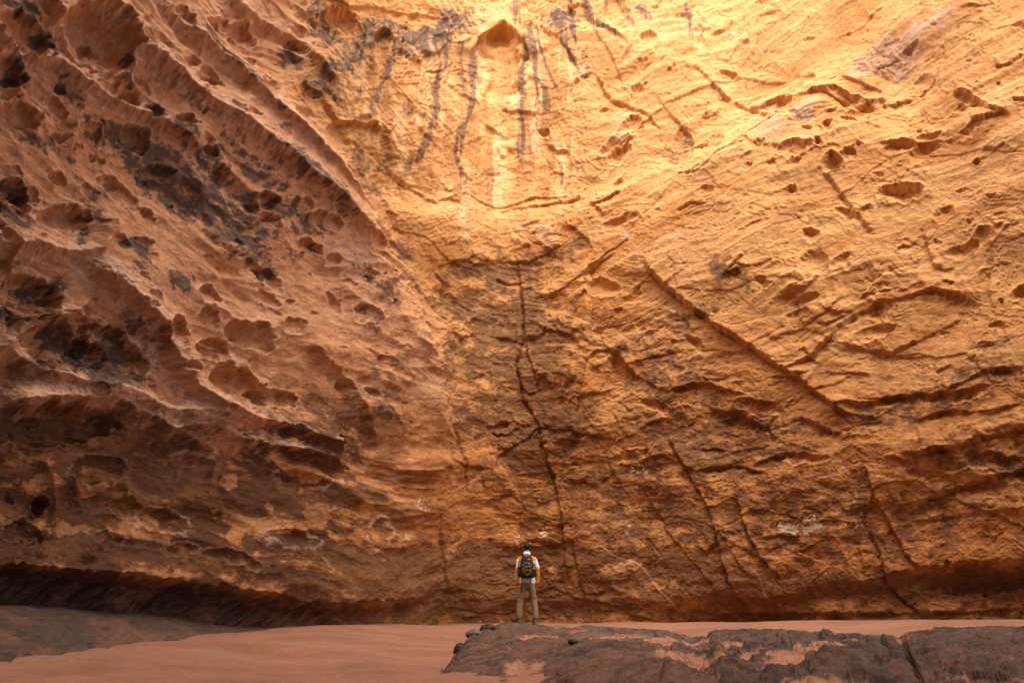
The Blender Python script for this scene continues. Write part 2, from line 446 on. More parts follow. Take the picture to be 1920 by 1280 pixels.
# scattered pits
rs = np.random.RandomState(3)
for i in range(300):
    x_ = rs.uniform(-300, 760); y_ = rs.uniform(-60, 1010)
    if x_ > np.interp(y_, bound_y, bound_x) - 15: continue
    if rs.rand() > .75 and y_ > 300: continue
    r_ = rs.choice([2.5, 3.5, 5, 7, 11], p=[.3, .28, .22, .13, .07]) * rs.uniform(.8, 1.3)
    hollow(x_, y_, r_ * rs.uniform(1, 1.7), r_ * .8, rs.uniform(10, 60), r_ * .75, rim=.1)
for (ax, ay, bx, by, n_) in [(325, 130, 385, 205, 34), (375, 165, 382, 200, 14), (160, 500, 245, 560, 22), (190, 285, 215, 300, 12), (100, 265, 200, 280, 10), (300, 740, 420, 780, 14), (385, 200, 520, 340, 20)]:
    for i in range(n_):
        f = rs.rand(); r_ = rs.uniform(1.6, 3.4)
        hollow(ax + f * (bx - ax) + rs.normal(0, 4), ay + f * (by - ay) + rs.normal(0, 3), r_ * 1.3, r_, 30, 3.4, rim=0)
for i in range(150):
    x_ = rs.uniform(1100, 2500); y_ = rs.uniform(-60, 720)
    r_ = rs.choice([4, 7, 11, 18], p=[.4, .32, .2, .08]) * rs.uniform(.8, 1.25)
    hollow(x_, y_, r_ * rs.uniform(1.2, 2.4), r_ * .75, rs.uniform(-45, -10), r_ * .45, rim=.12, flat=1.0, up=.85)

# --- right side plates, lips and cracks
lips = [
    ([(1455, 700), (1475, 690), (1522, 665), (1572, 615), (1602, 585), (1650, 561), (1744, 537), (1790, 545), (1817, 554), (1848, 568)], 9, 60, 9, 24),
    ([(1650, 665), (1717, 632), (1804, 588)], 5, 24, 6, 20),
    ([(1536, 178), (1570, 200), (1600, 190), (1660, 186)], -3, 20, -4, 20),
    ([(1400, 190), (1450, 172), (1540, 166), (1560, 178), (1640, 188), (1720, 165)], 7, 24, 7, 18),
    ([(893, 100), (896, 72), (919, 57), (942, 47), (962, 60), (981, 71), (992, 110)], 14, 26, 20, 40),
    ([(600, 14), (660, 14), (740, 13), (800, 20), (860, 30)], 6, 26, 5, 30),
    ([(700, 90), (712, 60), (722, 52), (735, 55), (748, 72), (752, 100)], 9, 14, 10, 16),
    ([(745, 98), (760, 88), (776, 92), (778, 106)], 9, 14, 5, 12),
    ([(780, 106), (803, 108), (808, 95), (835, 92), (846, 78), (852, 50)], 9, 14, 5, 12),
    ([(1680, 850), (1740, 848), (1784, 840), (1920, 803), (2100, 770)], 10, 40, 16, 40),
    ([(1643, 934), (1683, 944), (1784, 917), (1885, 887), (2000, 860)], 7, 30, 10, 24),
    ([(1700, 975), (1800, 962), (1930, 950)], 4, 16, 6, 16),
    ([(1280, 1135), (1330, 1150), (1450, 1148), (1600, 1150), (1800, 1146), (1930, 1140)], 8, 10, 8, 14),
    ([(1180, 860), (1240, 850), (1300, 880), (1380, 870), (1440, 890)], 6, 30, 6, 22),
    ([(1115, 628), (1150, 660), (1190, 700), (1250, 730), (1320, 715), (1400, 740)], 8, 34, 8, 26),
    ([(1320, 760), (1380, 770), (1440, 800), (1500, 780), (1560, 810), (1600, 800)], 7, 26, 8, 22),
    ([(1500, 735), (1560, 720), (1600, 700)], 5, 20, 6, 16),
    ([(1600, 745), (1680, 740), (1760, 735), (1840, 700), (1930, 690)], 6, 34, 9, 26),
    ([(1700, 790), (1780, 770), (1860, 775), (1930, 750)], 5, 20, 6, 16),
    ([(820, 500), (860, 486), (905, 496), (940, 486), (960, 470)], 4, 30, 5, 24),
    ([(965, 468), (990, 458), (1012, 452), (1030, 470), (1060, 490)], 5, 20, 4, 20),
    ([(860, 640), (900, 620), (940, 630), (975, 640)], 6, 24, 6, 20),
    ([(990, 640), (1020, 618), (1060, 620), (1085, 640)], 6, 24, 6, 20),
    ([(1010, 790), (1030, 800), (1060, 720), (1090, 700)], 4, 20, 5, 16),
    ([(880, 780), (920, 800), (960, 790), (1000, 800)], 5, 24, 6, 20),
    ([(1640, 260), (1700, 262), (1760, 256), (1815, 245)], 4, 24, 5, 12),
    ([(1568, 130), (1600, 145), (1650, 158)], 5, 20, 4, 14),
    ([(1785, 160), (1820, 170), (1850, 200), (1895, 212)], 5, 20, 6, 14),
    ([(1480, 125), (1520, 130), (1530, 140)], 4, 14, 4, 12),
    ([(1730, 430), (1750, 490), (1770, 498), (1790, 488)], 5, 20, 6, 12),
    ([(1380, 250), (1420, 275), (1470, 280), (1500, 290)], 4, 20, 4, 16),
    ([(1220, 160), (1245, 190), (1290, 240)], 4, 18, 4, 14),
    ([(940, 200), (955, 206), (990, 204), (1005, 203)], 4, 20, 4, 14),
    ([(930, 270), (945, 284), (960, 268), (965, 262)], 6, 16, 5, 12),
    ([(1010, 256), (1025, 262), (1035, 275), (1055, 268)], 5, 16, 5, 12),
    ([(610, 180), (640, 225), (700, 228), (735, 245), (755, 225)], 10, 16, 6, 14),
    ([(820, 446), (832, 460), (850, 455), (856, 445)], 5, 12, 5, 8),
    ([(1100, 375), (1130, 400), (1150, 392)], 4, 14, 4, 12),
    ([(1060, 420), (1080, 430), (1105, 450), (1112, 475)], 6, 16, 5, 14),
    ([(1280, 120), (1313, 118), (1340, 145), (1370, 168)], 6, 20, 6, 14),
    ([(1093, -10), (1110, 40), (1177, 80)], 5, 12, 5, 12),
]
for a_ in lips: lip(*a_)

cracks = [
    ([(962, 455), (972, 530), (979, 575), (979, 632), (967, 685), (979, 749), (1006, 793), (1020, 860), (1030, 894), (1046, 968), (1048, 1011), (1056, 1078), (1073, 1110)], 13, 2.4, 3, 50),
    ([(980, 618), (989, 672), (1003, 699), (1008, 740)], 5, 2, 2, 20),
    ([(1105, 480), (1105, 581), (1098, 632), (1087, 715), (1077, 766), (1077, 806), (1046, 860)], 7, 2.2, -7, 50),
    ([(1200, 480), (1211, 497), (1231, 524), (1278, 565), (1347, 618), (1414, 655), (1468, 692), (1525, 732), (1606, 800)], 11, 2.6, 9, 34),
    ([(1245, 815), (1283, 880), (1307, 924), (1337, 978), (1352, 1051), (1374, 1112), (1404, 1150)], 10, 2.3, 5, 30),
    ([(1191, 910), (1245, 994), (1300, 1060), (1345, 1110)], 5, 1.8, 2, 20),
    ([(1381, 930), (1397, 994), (1424, 1048), (1465, 1092)], 7, 1.8, 5, 30),
    ([(1345, 990), (1375, 1040), (1400, 1080)], 4, 1.5, 2, 15),
    ([(1616, 865), (1636, 934), (1666, 984), (1700, 1045), (1730, 1075)], 9, 2.2, 6, 34),
    ([(1623, 984), (1644, 1038), (1653, 1085), (1686, 1122), (1730, 1165)], 10, 2.2, 5, 30),
    ([(1067, 1010), (1077, 1068), (1093, 1125)], 7, 2, 3, 20),
    ([(1110, 128), (1144, 178), (1211, 205), (1238, 235)], 5, 1.8, 3, 20),
    ([(1009, 44), (1063, 91), (1087, 134)], 5, 3, 3, 20),
    ([(1370, 168), (1408, 188), (1440, 205)], 6, 2.5, 3, 20),
    ([(1538, 316), (1572, 359), (1616, 413), (1640, 440)], 6, 4, 3, 26),
    ([(858, 265), (868, 300), (877, 340), (872, 400)], 5, 1.6, 3, 20),
    ([(806, 130), (815, 165), (808, 200)], 4, 1.5, 2, 16),
    ([(724, 310), (780, 350), (830, 385)], 5, 2, 3, 18),
    ([(740, 350), (790, 348), (850, 380)], 3, 1.5, 0, 18),
    ([(990, 380), (1040, 372), (1090, 358)], 6, 2.2, 3, 16),
    ([(935, 396), (965, 385), (1000, 380)], 5, 2, 2, 16),
    ([(1016, 285), (1035, 290), (1030, 330), (1005, 360)], 3, 1.3, 1, 12),
    ([(640, 220), (665, 270), (672, 298), (650, 296)], 3, 1.3, 2, 14),
    ([(1405, 690), (1470, 690)], 3, 1.5, 0, 20),
    ([(1860, 470), (1850, 530), (1855, 570)], 5, 1.6, 3, 20),
    ([(1700, 490), (1640, 520), (1600, 560)], 4, 1.6, 3, 20),
    ([(1440, 640), (1500, 615), (1560, 585), (1600, 540)], 3, 1.3, 2, 20),
    ([(1460, 560), (1490, 540), (1495, 600)], 4, 1.4, 3, 20),
    ([(700, 740), (735, 790), (745, 740), (770, 700)], 3, 1.3, 2, 12),
    ([(850, 800), (870, 870), (875, 930)], 4, 1.6, 3, 18),
    ([(895, 870), (905, 920)], 3, 1.4, 2, 12),
    ([(820, 960), (828, 1040), (836, 1110)], 5, 2.4, 4, 20),
    ([(1600, 1010), (1612, 1060)], 3, 1.4, 1, 12),
]
rs3 = np.random.RandomState(5)
for i in range(150):                                   # thin flake edges along the bedding of the right wall
    x_, y_ = rs3.uniform(1000, 2300), rs3.uniform(-60, 1120)
    slope_ = -math.atan2(1130 - y_, x_ + 24) * .95 if x_ > 1050 else 0
    L_ = rs3.uniform(18, 95); an = slope_ + rs3.normal(0, .22); bow = rs3.normal(0, .16) * L_
    cx_, cy_ = math.cos(an), math.sin(an)
    pts_ = [(x_ + L_ * f * cx_ - bow * math.sin(math.pi * f) * cy_, y_ + L_ * f * cy_ + bow * math.sin(math.pi * f) * cx_ + rs3.normal(0, 1.2)) for f in np.linspace(0, 1, 5)]
    hh_ = rs3.uniform(1.5, 5.0)
    lip(pts_, hh_, L_ * .28, hh_ * .9, L_ * .16, 1.2, .2)
for i in range(90):                                    # and of the bowl and middle
    x_, y_ = rs3.uniform(600, 1120), rs3.uniform(-40, 1100)
    if x_ < np.interp(y_, bound_y, bound_x) + 8: continue
    L_ = rs3.uniform(14, 60); an = (x_ - 930) * -.0012 + rs3.normal(0, .35); bow = rs3.normal(0, .2) * L_
    pts_ = [(x_ + L_ * f * math.cos(an), y_ + L_ * f * math.sin(an) + bow * math.sin(math.pi * f) + rs3.normal(0, 1.2)) for f in np.linspace(0, 1, 5)]
    hh_ = rs3.uniform(1.5, 4.5)
    lip(pts_, hh_, L_ * .3, hh_, L_ * .18, 1.2, .2)
rs2 = np.random.RandomState(21)
for i in range(70):                                    # short tight joints all over the right and middle
    x_, y_ = rs2.uniform(880, 2300), rs2.uniform(-30, 1080)
    L_ = rs2.uniform(14, 60); an = math.radians(rs2.choice([-32, 62, -12], p=[.55, .25, .2]) + rs2.normal(0, 10))
    cracks.append(([(x_, y_), (x_ + L_ * .5 * math.cos(an), y_ + L_ * .5 * math.sin(an) + rs2.normal(0, 3)), (x_ + L_ * math.cos(an), y_ + L_ * math.sin(an))], rs2.uniform(1.5, 4), rs2.uniform(1, 1.8), rs2.uniform(-2, 4), 16))
for a_ in cracks: crack(*a_, k=.12)

# --- weathering textures
# bedding, differential erosion
bed = ridged(U * .05, Qw * .8, 3, 41, .55)
bedf = fb(U * .22, Qw * 5.5, 3, 47, .6)
bedm = fb(U * .12, Qw * 2.0, 2, 53, .6)
mb = .5 + .6 * ss(-.4, .5, pn(I * .2, J * .2, 61))
mb = mb * (1 - .55 * MR * (1 - MLOW))
R += mb * (.8 * bed + .40 * bedf + 1.2 * bedm)
# flaking plates
fl = fb(I * .30 + J * .12 + .35 * w1x, J * .62 - I * .1 + .35 * w1y, 4, 71, .5) + .10 * w3x
def steps(v, n, w=.10):
    v = v * n; f = v - np.floor(v)
    return np.floor(v) + ss(0, w, f) - .55 * f
calm = .25 + .75 * ss(-.25, .35, pn(I * .33, J * .4, 63))
R += (1.1 * MR + 1.4 * (1 - MR) * (1 - ML) + .5 * ML) * calm * steps(fl, 2.6, .07)
fl2 = fb(I * .75 - J * .3 + .4 * w1y, J * 1.3 + I * .2, 3, 83, .5)
R += (.9 * (1 - ML) * (1 - .6 * MR * (1 - MLOW)) + .35 * ML) * (1.2 - calm) * steps(fl2, 2.2, .10)
# scalloped scoops
wa, wb, wid = worley(I * .55 + .45 * w1x + .12 * w2x, J * .75 + .45 * w1y + .12 * w2y, 9)
sc = np.clip(1 - wa * wa * 1.6, 0, 1) * (RND[wid, 0] > .45)
R -= (1.6 * ML + 1.2 * MLOW + .8 * MC + .7 * MR) * sc
wa2, wb2, wid2 = worley(I * 1.5 + .5 * w1x + .3 * w2x, J * 2.0 + .5 * w1y + .3 * w2y, 19)
R -= (.6 * ML + .4 * MLOW + .4 * MC + .1) * np.clip(1 - wa2 * wa2 * 1.7, 0, 1) * (RND[wid2, 1] > .4)
# rough broken rock
rg = fb(I * .8, J * .95, 5, 101, .58)
low = ss(820, 960, GY)
rot = np.where(GX > 900, -1.0, 1.0) * .45 * ss(0, 250, np.abs(GX - 900))       # faces lie along the bedding
FI = I + .25 * w1x + .10 * w2x + .03 * w3x; FJ = J - rot * I * -1.0 * .0 + .25 * w1y + .10 * w2y + .03 * w3y
Ua = U * .62; 
f1 = facets(Ua * .33 + .12 * w1x, Qw * .42 + .12 * w1y, 301, .5, .8)
f2 = facets(Ua * .8 + .15 * w1y + .06 * w2x, Qw * 1.05 + .15 * w1x + .06 * w2y, 302, .6, .9)
f3 = facets(Ua * 2.0 + .2 * w2x + .06 * w3x, Qw * 2.7 + .2 * w2y + .06 * w3y, 303, .7, 1.0)
f4 = facets(Ua * 5 + .3 * w3x, Qw * 6.5 + .3 * w3y, 304, .7, 1.0)
wr_ = ss(-.3, .4, pn(I * .27, J * .33, 305))                    # where the rock is more broken
R += ML * 8 * (ridged(U * .16 + .1 * w1x, Qw * .75, 3, 310, .5) - .8) * ss(-.4, .3, pn(I * .22, J * .22, 311)) + MR * 2.2 * (ridged(U * .12, Qw * .6, 3, 312, .5) - .8)
rough = np.clip(1.0 * MC + .85 * MLOW + .75 * low * (1 - MLOW) + .18, 0, 1.1)
R += (9.0 + 3.0 * rough) * (f1 - .5)
ca, cb_, ci = worley(Ua * .34 + .07 * w1x + .02 * w2x, Qw * .46 + .07 * w1y + .02 * w2y, 315)
cc_, cd_, cj = worley(Ua * .95 + .10 * w1y + .03 * w2x, Qw * 1.35 + .10 * w1x + .03 * w2y, 316)
R += (1 - ML) * ((RND[ci, 0] - .5) * (3.0 + 2.5 * rough) + (RND[cj, 0] - .5) * (.8 + 3.4 * rough) * wr_)
R -= (1 - ML) * (.8 * np.exp(-((cb_ - ca) / .02) ** 2) * (RND[ci, 1] > .4) + 1.0 * rough * np.exp(-((cd_ - cc_) / .03) ** 2) * (RND[cj, 1] > .5))
R += (.5 + 4.0 * rough) * (.35 + .65 * wr_) * (f2 - .5)
R += (.10 + 2.0 * rough) * (.25 + .75 * wr_) * (f3 - .5)
R += (.0 + .80 * rough) * (.2 + .8 * wr_) * (f4 - .5)
R += (.5 * MC + .5 * MLOW + .12 + .5 * low) * rg
# honeycomb of the left wall
t1 = facets(U * .55 + .2 * w1x + .08 * w2x, Qw * .62 + .2 * w1y + .08 * w2y, 306, 1.3, .5)
t2 = facets(U * 1.6 + .3 * w1y + .12 * w2x, Qw * 1.9 + .3 * w1x + .12 * w2y, 307, 1.3, .6)
R += ML * (11 * (t1 - .5) * ss(-.3, .3, pn(I * .3, J * .3, 308)) + 4.0 * (t2 - .5) * ss(-.2, .4, pn(I * .4, J * .4, 309)))
# diagonal hewn grooves on the dark foot at the left
dg = fb((GX * .6 + GY * .8) / 16 , (GX * .8 - GY * .6) / 120, 3, 141, .6)
R += 10 * dg * ss(6, 26, fx) * (1 - ss(500, 620, GX))
# vertical fluting under the seeps
R += 2.2 * fb(GX / 20 + .7 * w1x, GY / 150, 3, 283, .6) * ss(610, 720, GX) * (1 - ss(1040, 1150, GX)) * ss(20, 110, GY) * (1 - ss(330, 440, GY))
# fine grain
R += .25 * fb(I * 6, J * 6, 3, 151, .6)

# --- colour marks
def seg(*p): return list(p)
for pl, w0, w1, am in [
    ([(857, 30), (851, 70), (845, 107), (831, 155), (821, 202), (808, 252), (790, 290), (762, 325), (735, 370)], 5, 8, .95), ([(826, 190), (818, 225), (812, 250)], 9, 5, .7),
    ([(990, 40), (994, 64), (999, 111), (1009, 151), (1020, 165), (1022, 190), (1027, 235)], 6, 5, 1.05), ([(1040, 290), (1046, 330), (1054, 362)], 3, 6, .6),
    ([(985, 60), (983, 94), (976, 151), (976, 218), (971, 275), (966, 340)], 5, 7, .9), ([(1004, 40), (1012, 90), (1020, 111), (1034, 150), (1060, 190)], 2.5, 3, .85),
    ([(897, 60), (894, 100), (893, 134), (889, 195), (868, 250), (864, 300), (877, 330), (868, 370), (858, 405)], 4, 7, .9), ([(872, 70), (873, 110), (876, 151), (874, 200)], 3, 4, .8),
    ([(752, 60), (747, 100), (734, 134), (717, 168), (707, 202), (695, 250)], 4, 9, .8), ([(770, 185), (777, 220)], 7, 9, .75), ([(845, 40), (838, 100), (826, 150)], 3, 3, .6),
    ([(1088, -20), (1110, 40), (1150, 66), (1177, 80)], 6, 5, .95), ([(1287, -10), (1297, 60), (1307, 74)], 5, 5, .8), ([(1040, 20), (1063, 91), (1087, 140)], 9, 5, .85), ([(1070, 20), (1076, 60), (1086, 100)], 3, 3, .8),
    ([(1195, 10), (1215, 30), (1220, 40)], 9, 6, .8), ([(385, 20), (400, 60), (447, 114), (487, 161), (517, 205), (545, 240)], 4, 6, 1),
    ([(590, 0), (620, 30), (640, 50)], 12, 8, .9), ([(1155, 0), (1185, 40), (1195, 60)], 3, 4, .7), ([(965, -20), (972, 40), (978, 70)], 8, 9, .6), ([(1000, 60), (1004, 100), (1003, 170), (998, 260), (1002, 350)], 3, 5, .65),
    ([(930, 300), (925, 350), (930, 410)], 8, 10, .4), ([(690, 150), (670, 210), (665, 260)], 8, 10, .45), ([(1140, 0), (1135, 60)], 5, 4, .5)
]: streak(accS, pl, w0, w1, am)
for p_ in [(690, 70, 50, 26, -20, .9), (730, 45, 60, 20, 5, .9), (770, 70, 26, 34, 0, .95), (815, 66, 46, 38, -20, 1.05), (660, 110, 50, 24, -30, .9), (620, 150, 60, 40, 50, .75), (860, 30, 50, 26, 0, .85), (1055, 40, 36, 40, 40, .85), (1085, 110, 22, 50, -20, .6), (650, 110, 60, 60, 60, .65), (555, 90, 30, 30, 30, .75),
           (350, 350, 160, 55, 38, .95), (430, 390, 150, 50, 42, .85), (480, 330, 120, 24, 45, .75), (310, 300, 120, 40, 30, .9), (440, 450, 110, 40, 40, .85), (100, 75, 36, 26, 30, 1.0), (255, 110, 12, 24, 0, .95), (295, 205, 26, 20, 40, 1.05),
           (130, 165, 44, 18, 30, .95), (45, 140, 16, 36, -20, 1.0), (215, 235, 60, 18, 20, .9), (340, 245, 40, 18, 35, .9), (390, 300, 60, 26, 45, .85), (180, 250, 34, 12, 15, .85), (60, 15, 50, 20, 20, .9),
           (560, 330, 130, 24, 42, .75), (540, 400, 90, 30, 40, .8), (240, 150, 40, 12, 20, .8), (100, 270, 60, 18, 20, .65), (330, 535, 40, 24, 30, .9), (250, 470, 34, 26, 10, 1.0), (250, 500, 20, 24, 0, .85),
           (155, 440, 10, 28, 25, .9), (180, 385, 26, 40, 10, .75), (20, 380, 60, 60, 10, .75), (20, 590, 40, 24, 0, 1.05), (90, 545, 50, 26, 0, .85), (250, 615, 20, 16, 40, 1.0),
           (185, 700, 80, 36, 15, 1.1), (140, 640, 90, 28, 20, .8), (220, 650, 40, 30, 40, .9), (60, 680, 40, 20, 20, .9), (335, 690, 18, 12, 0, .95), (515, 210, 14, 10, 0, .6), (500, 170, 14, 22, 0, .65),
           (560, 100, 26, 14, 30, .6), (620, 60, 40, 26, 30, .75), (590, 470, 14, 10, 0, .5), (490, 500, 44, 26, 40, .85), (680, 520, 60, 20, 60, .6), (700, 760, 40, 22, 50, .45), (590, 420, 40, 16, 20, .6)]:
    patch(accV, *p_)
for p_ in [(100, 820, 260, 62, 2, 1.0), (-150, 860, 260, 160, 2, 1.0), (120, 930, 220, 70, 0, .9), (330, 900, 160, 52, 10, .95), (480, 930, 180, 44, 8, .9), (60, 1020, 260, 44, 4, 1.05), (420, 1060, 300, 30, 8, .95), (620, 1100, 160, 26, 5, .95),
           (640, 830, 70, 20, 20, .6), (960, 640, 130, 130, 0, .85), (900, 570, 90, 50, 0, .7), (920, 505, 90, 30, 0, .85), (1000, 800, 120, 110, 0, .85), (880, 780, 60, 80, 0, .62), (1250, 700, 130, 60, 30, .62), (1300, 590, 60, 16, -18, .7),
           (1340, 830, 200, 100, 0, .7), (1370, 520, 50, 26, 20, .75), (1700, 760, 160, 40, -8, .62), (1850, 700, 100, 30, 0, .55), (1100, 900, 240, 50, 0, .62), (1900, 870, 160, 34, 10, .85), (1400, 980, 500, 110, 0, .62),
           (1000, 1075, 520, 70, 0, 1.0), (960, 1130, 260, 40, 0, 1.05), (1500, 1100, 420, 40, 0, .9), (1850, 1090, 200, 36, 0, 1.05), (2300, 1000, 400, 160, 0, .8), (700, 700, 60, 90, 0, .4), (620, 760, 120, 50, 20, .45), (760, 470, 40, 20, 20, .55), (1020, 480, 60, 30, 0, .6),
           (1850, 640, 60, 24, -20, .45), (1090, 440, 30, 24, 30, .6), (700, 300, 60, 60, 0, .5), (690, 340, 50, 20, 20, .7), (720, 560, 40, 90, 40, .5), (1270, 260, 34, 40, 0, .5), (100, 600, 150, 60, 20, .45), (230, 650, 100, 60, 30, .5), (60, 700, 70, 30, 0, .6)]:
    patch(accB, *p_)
for p_ in [(1680, 85, 90, 40, -32, 1.0), (1620, 110, 40, 26, -20, .9), (1770, 40, 50, 26, -20, .8), (1508, 208, 34, 22, 0, .95), (1440, 235, 50, 30, 30, .75), (1740, 190, 60, 12, 0, .45), (1290, 450, 40, 30, 0, .55), (1180, 450, 16, 20, 0, .8), (1280, 250, 30, 30, 0, .55), (1600, 300, 40, 40, 0, .35),
           (520, 240, 300, 100, 44, .5), (300, 230, 200, 60, 40, .55), (200, 500, 140, 50, 20, .5), (660, 480, 60, 110, -35, .65), (790, 700, 50, 90, -20, .65), (690, 740, 60, 40, 0, .6), (100, 740, 160, 22, 8, .75), (330, 880, 80, 50, 0, .6), (430, 830, 200, 26, 10, .6), (60, 110, 60, 30, 40, .8), (960, 20, 90, 26, 0, .5), (1010, 1000, 160, 60, 0, .3)]:
    patch(accG, *p_)
for p_ in [(1175, 245, 36, 9, 8, 1.0), (1225, 285, 26, 6, -12, .9), (1165, 205, 30, 8, 0, .8), (900, 90, 30, 12, 0, .3), (1060, 300, 120, 30, 0, .3), (860, 430, 10, 30, 0, .9), (1000, 440, 60, 20, 0, .6), (1000, 230, 8, 60, 5, .6), (960, 180, 8, 40, 0, .6), (1350, 60, 80, 50, 0, .4),
           (720, 600, 20, 14, 0, .9), (430, 902, 15, 13, -40, 1.1), (585, 965, 28, 20, 10, 1.1), (500, 953, 10, 8, 0, .9), (80, 905, 70, 16, 0, .75), (180, 915, 34, 14, 0, .75), (110, 990, 60, 16, 0, .8), (450, 985, 60, 18, 20, .75), (290, 1010, 60, 10, 10, .65), (1030, 1075, 20, 14, 0, .8), (1160, 1065, 50, 10, -8, .9), (1070, 1090, 14, 24, 0, .8), (1255, 1090, 60, 14, 0, .6), (70, 745, 110, 12, 0, .65), (1600, 740, 10, 10, 0, .3), (1500, 700, 50, 20, -10, .4), (1590, 600, 60, 10, -40, .5)]:
    patch(accP, *p_)
for p_ in [(1475, 988, 24, 14, -10, 1.0), (1518, 985, 20, 14, 20, .9), (975, 1018, 24, 9, 0, .62), (965, 1002, 24, 6, 0, .5), (1500, 655, 4, 4, 0, .6), (1258, 578, 22, 8, 10, .55), (1170, 982, 6, 5, 0, .9), (1168, 1001, 6, 5, 0, .9), (1590, 985, 26, 6, 0, .6), (755, 1005, 6, 7, 0, .8), (780, 950, 14, 24, -30, .5), (1190, 880, 24, 8, 0, .5), (1020, 1000, 14, 10, 0, .7)]:
    patch(accW, *p_)

nA = fb(I * .9 + .15 * w2x, J * 1.1 + .15 * w2y, 6, 201, .6)
nB = fb(I * 2.6, J * 3.4, 5, 211, .62)
nC = fb(I * .18, J * .2, 4, 221, .5)
nBed = fb(U * .25, Qw * 3.0, 4, 231, .65)
nBed2 = fb(U * .12, Qw * .7, 3, 241, .5)
cavity = None
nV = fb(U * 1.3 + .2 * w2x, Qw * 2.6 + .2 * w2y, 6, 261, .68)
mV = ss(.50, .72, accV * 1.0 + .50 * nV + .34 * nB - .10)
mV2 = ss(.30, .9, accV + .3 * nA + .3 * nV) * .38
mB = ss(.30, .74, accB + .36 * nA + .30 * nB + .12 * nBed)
mG = ss(.42, .95, accG + .28 * nB + .20 * nBed + .12 * nA)
nS = fb(GX / 5.5 + .5 * w1x, GY / 80, 3, 271, .65)
mS = ss(.14, .85, accS * (1.05 + .75 * nS) + .12 * nB + .06 * nA) * .84
mP = ss(.42, .72, accP + .40 * nA + .20 * nB)
mW = ss(.1, .3, accW) * ss(.62, .72, accW + .35 * nB + .55 * fb(I * 7, J * 7, 2, 251, .6))

def c3(r, g, b): return np.array([r, g, b], np.float32)
def mixc(A, col, m): return A + (col - A) * m[..., None]
col = np.empty(R.shape + (3,), np.float32); col[:] = c3(.68, .35, .127)
col = mixc(col, c3(.54, .215, .054), ss(-.35, .7, nBed2 + .5 * nC) * .75)
col = mixc(col, c3(.74, .43, .20), ss(.0, .9, nBed * .7 + nC) * .5)
MLc = ss(-70, 80, sB + 30 * nA) * (1 - .5 * ss(700, 900, GY))
col = mixc(col, c3(.66, .355, .20), MLc * .8)
col = mixc(col, c3(.40, .155, .055), ss(-.1, .9, nBed + .6 * nA) * .4 * MLc)
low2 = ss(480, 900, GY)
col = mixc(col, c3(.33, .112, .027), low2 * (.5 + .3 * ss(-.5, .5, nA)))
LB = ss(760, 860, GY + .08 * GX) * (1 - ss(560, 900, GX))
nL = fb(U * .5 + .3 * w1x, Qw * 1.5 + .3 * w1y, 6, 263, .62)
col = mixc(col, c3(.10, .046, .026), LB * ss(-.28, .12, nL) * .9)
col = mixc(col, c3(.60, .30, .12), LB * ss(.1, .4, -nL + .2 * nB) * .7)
col = mixc(col, c3(.46, .32, .25), mG * .62)
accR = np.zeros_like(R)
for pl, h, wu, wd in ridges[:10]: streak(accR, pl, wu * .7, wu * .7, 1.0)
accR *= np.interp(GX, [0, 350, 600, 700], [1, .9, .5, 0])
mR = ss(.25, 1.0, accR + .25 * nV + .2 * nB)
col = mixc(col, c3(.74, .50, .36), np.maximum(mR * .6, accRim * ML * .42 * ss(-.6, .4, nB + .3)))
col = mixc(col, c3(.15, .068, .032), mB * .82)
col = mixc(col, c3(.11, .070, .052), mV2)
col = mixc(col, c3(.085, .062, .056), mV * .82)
bowlm = ss(610, 720, GX) * (1 - ss(1020, 1130, GX)) * ss(20, 110, GY) * (1 - ss(330, 440, GY))
nS2 = fb(GX / 22 + .6 * w1x, GY / 230, 4, 281, .62)
col = mixc(col, c3(.36, .17, .065), bowlm * ss(-.05, .55, nS2) * .55)
col = mixc(col, c3(.80, .56, .30), bowlm * ss(.15, .6, -nS2) * .5)
col = mixc(col, c3(.15, .090, .062), mS)
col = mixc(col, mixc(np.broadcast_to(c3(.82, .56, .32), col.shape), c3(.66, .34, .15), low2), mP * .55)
col = mixc(col, c3(.72, .58, .42), mW * .8)
# darker brown below the foot line of the wall
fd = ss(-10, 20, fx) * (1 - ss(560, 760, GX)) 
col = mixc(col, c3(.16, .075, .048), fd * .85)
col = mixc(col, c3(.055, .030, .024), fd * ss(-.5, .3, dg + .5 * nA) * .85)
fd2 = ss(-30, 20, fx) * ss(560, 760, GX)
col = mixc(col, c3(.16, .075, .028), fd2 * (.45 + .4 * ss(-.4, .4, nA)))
col *= (1 + .10 * nBed + .12 * nB)[..., None]
col = np.clip(col, .01, .85)

disp = R * Sc
X3 = BX + NX * disp; Y3 = BY + NY * disp; Z3 = BZ + NZ * disp
# plateau behind the rim
k = 6
ext = []
for i in range(k, 0, -1):
    m_ = i * 9.0
    ext.append((X3[0] + ux[0] * m_, Y3[0] + uy[0] * m_, Z3[0] + 2 * math.sqrt(i) + pn(U[0] * .2 + i, U[0] * 0 + i, 5)))
X3 = np.vstack([np.stack([e_[0] for e_ in ext]), X3]); Y3 = np.vstack([np.stack([e_[1] for e_ in ext]), Y3]); Z3 = np.vstack([np.stack([e_[2] for e_ in ext]), Z3])
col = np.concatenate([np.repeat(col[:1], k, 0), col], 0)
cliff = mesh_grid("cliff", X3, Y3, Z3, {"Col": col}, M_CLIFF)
tag(cliff, "towering orange sandstone cliff with pits, cracks and dark drip streaks", kind="structure")

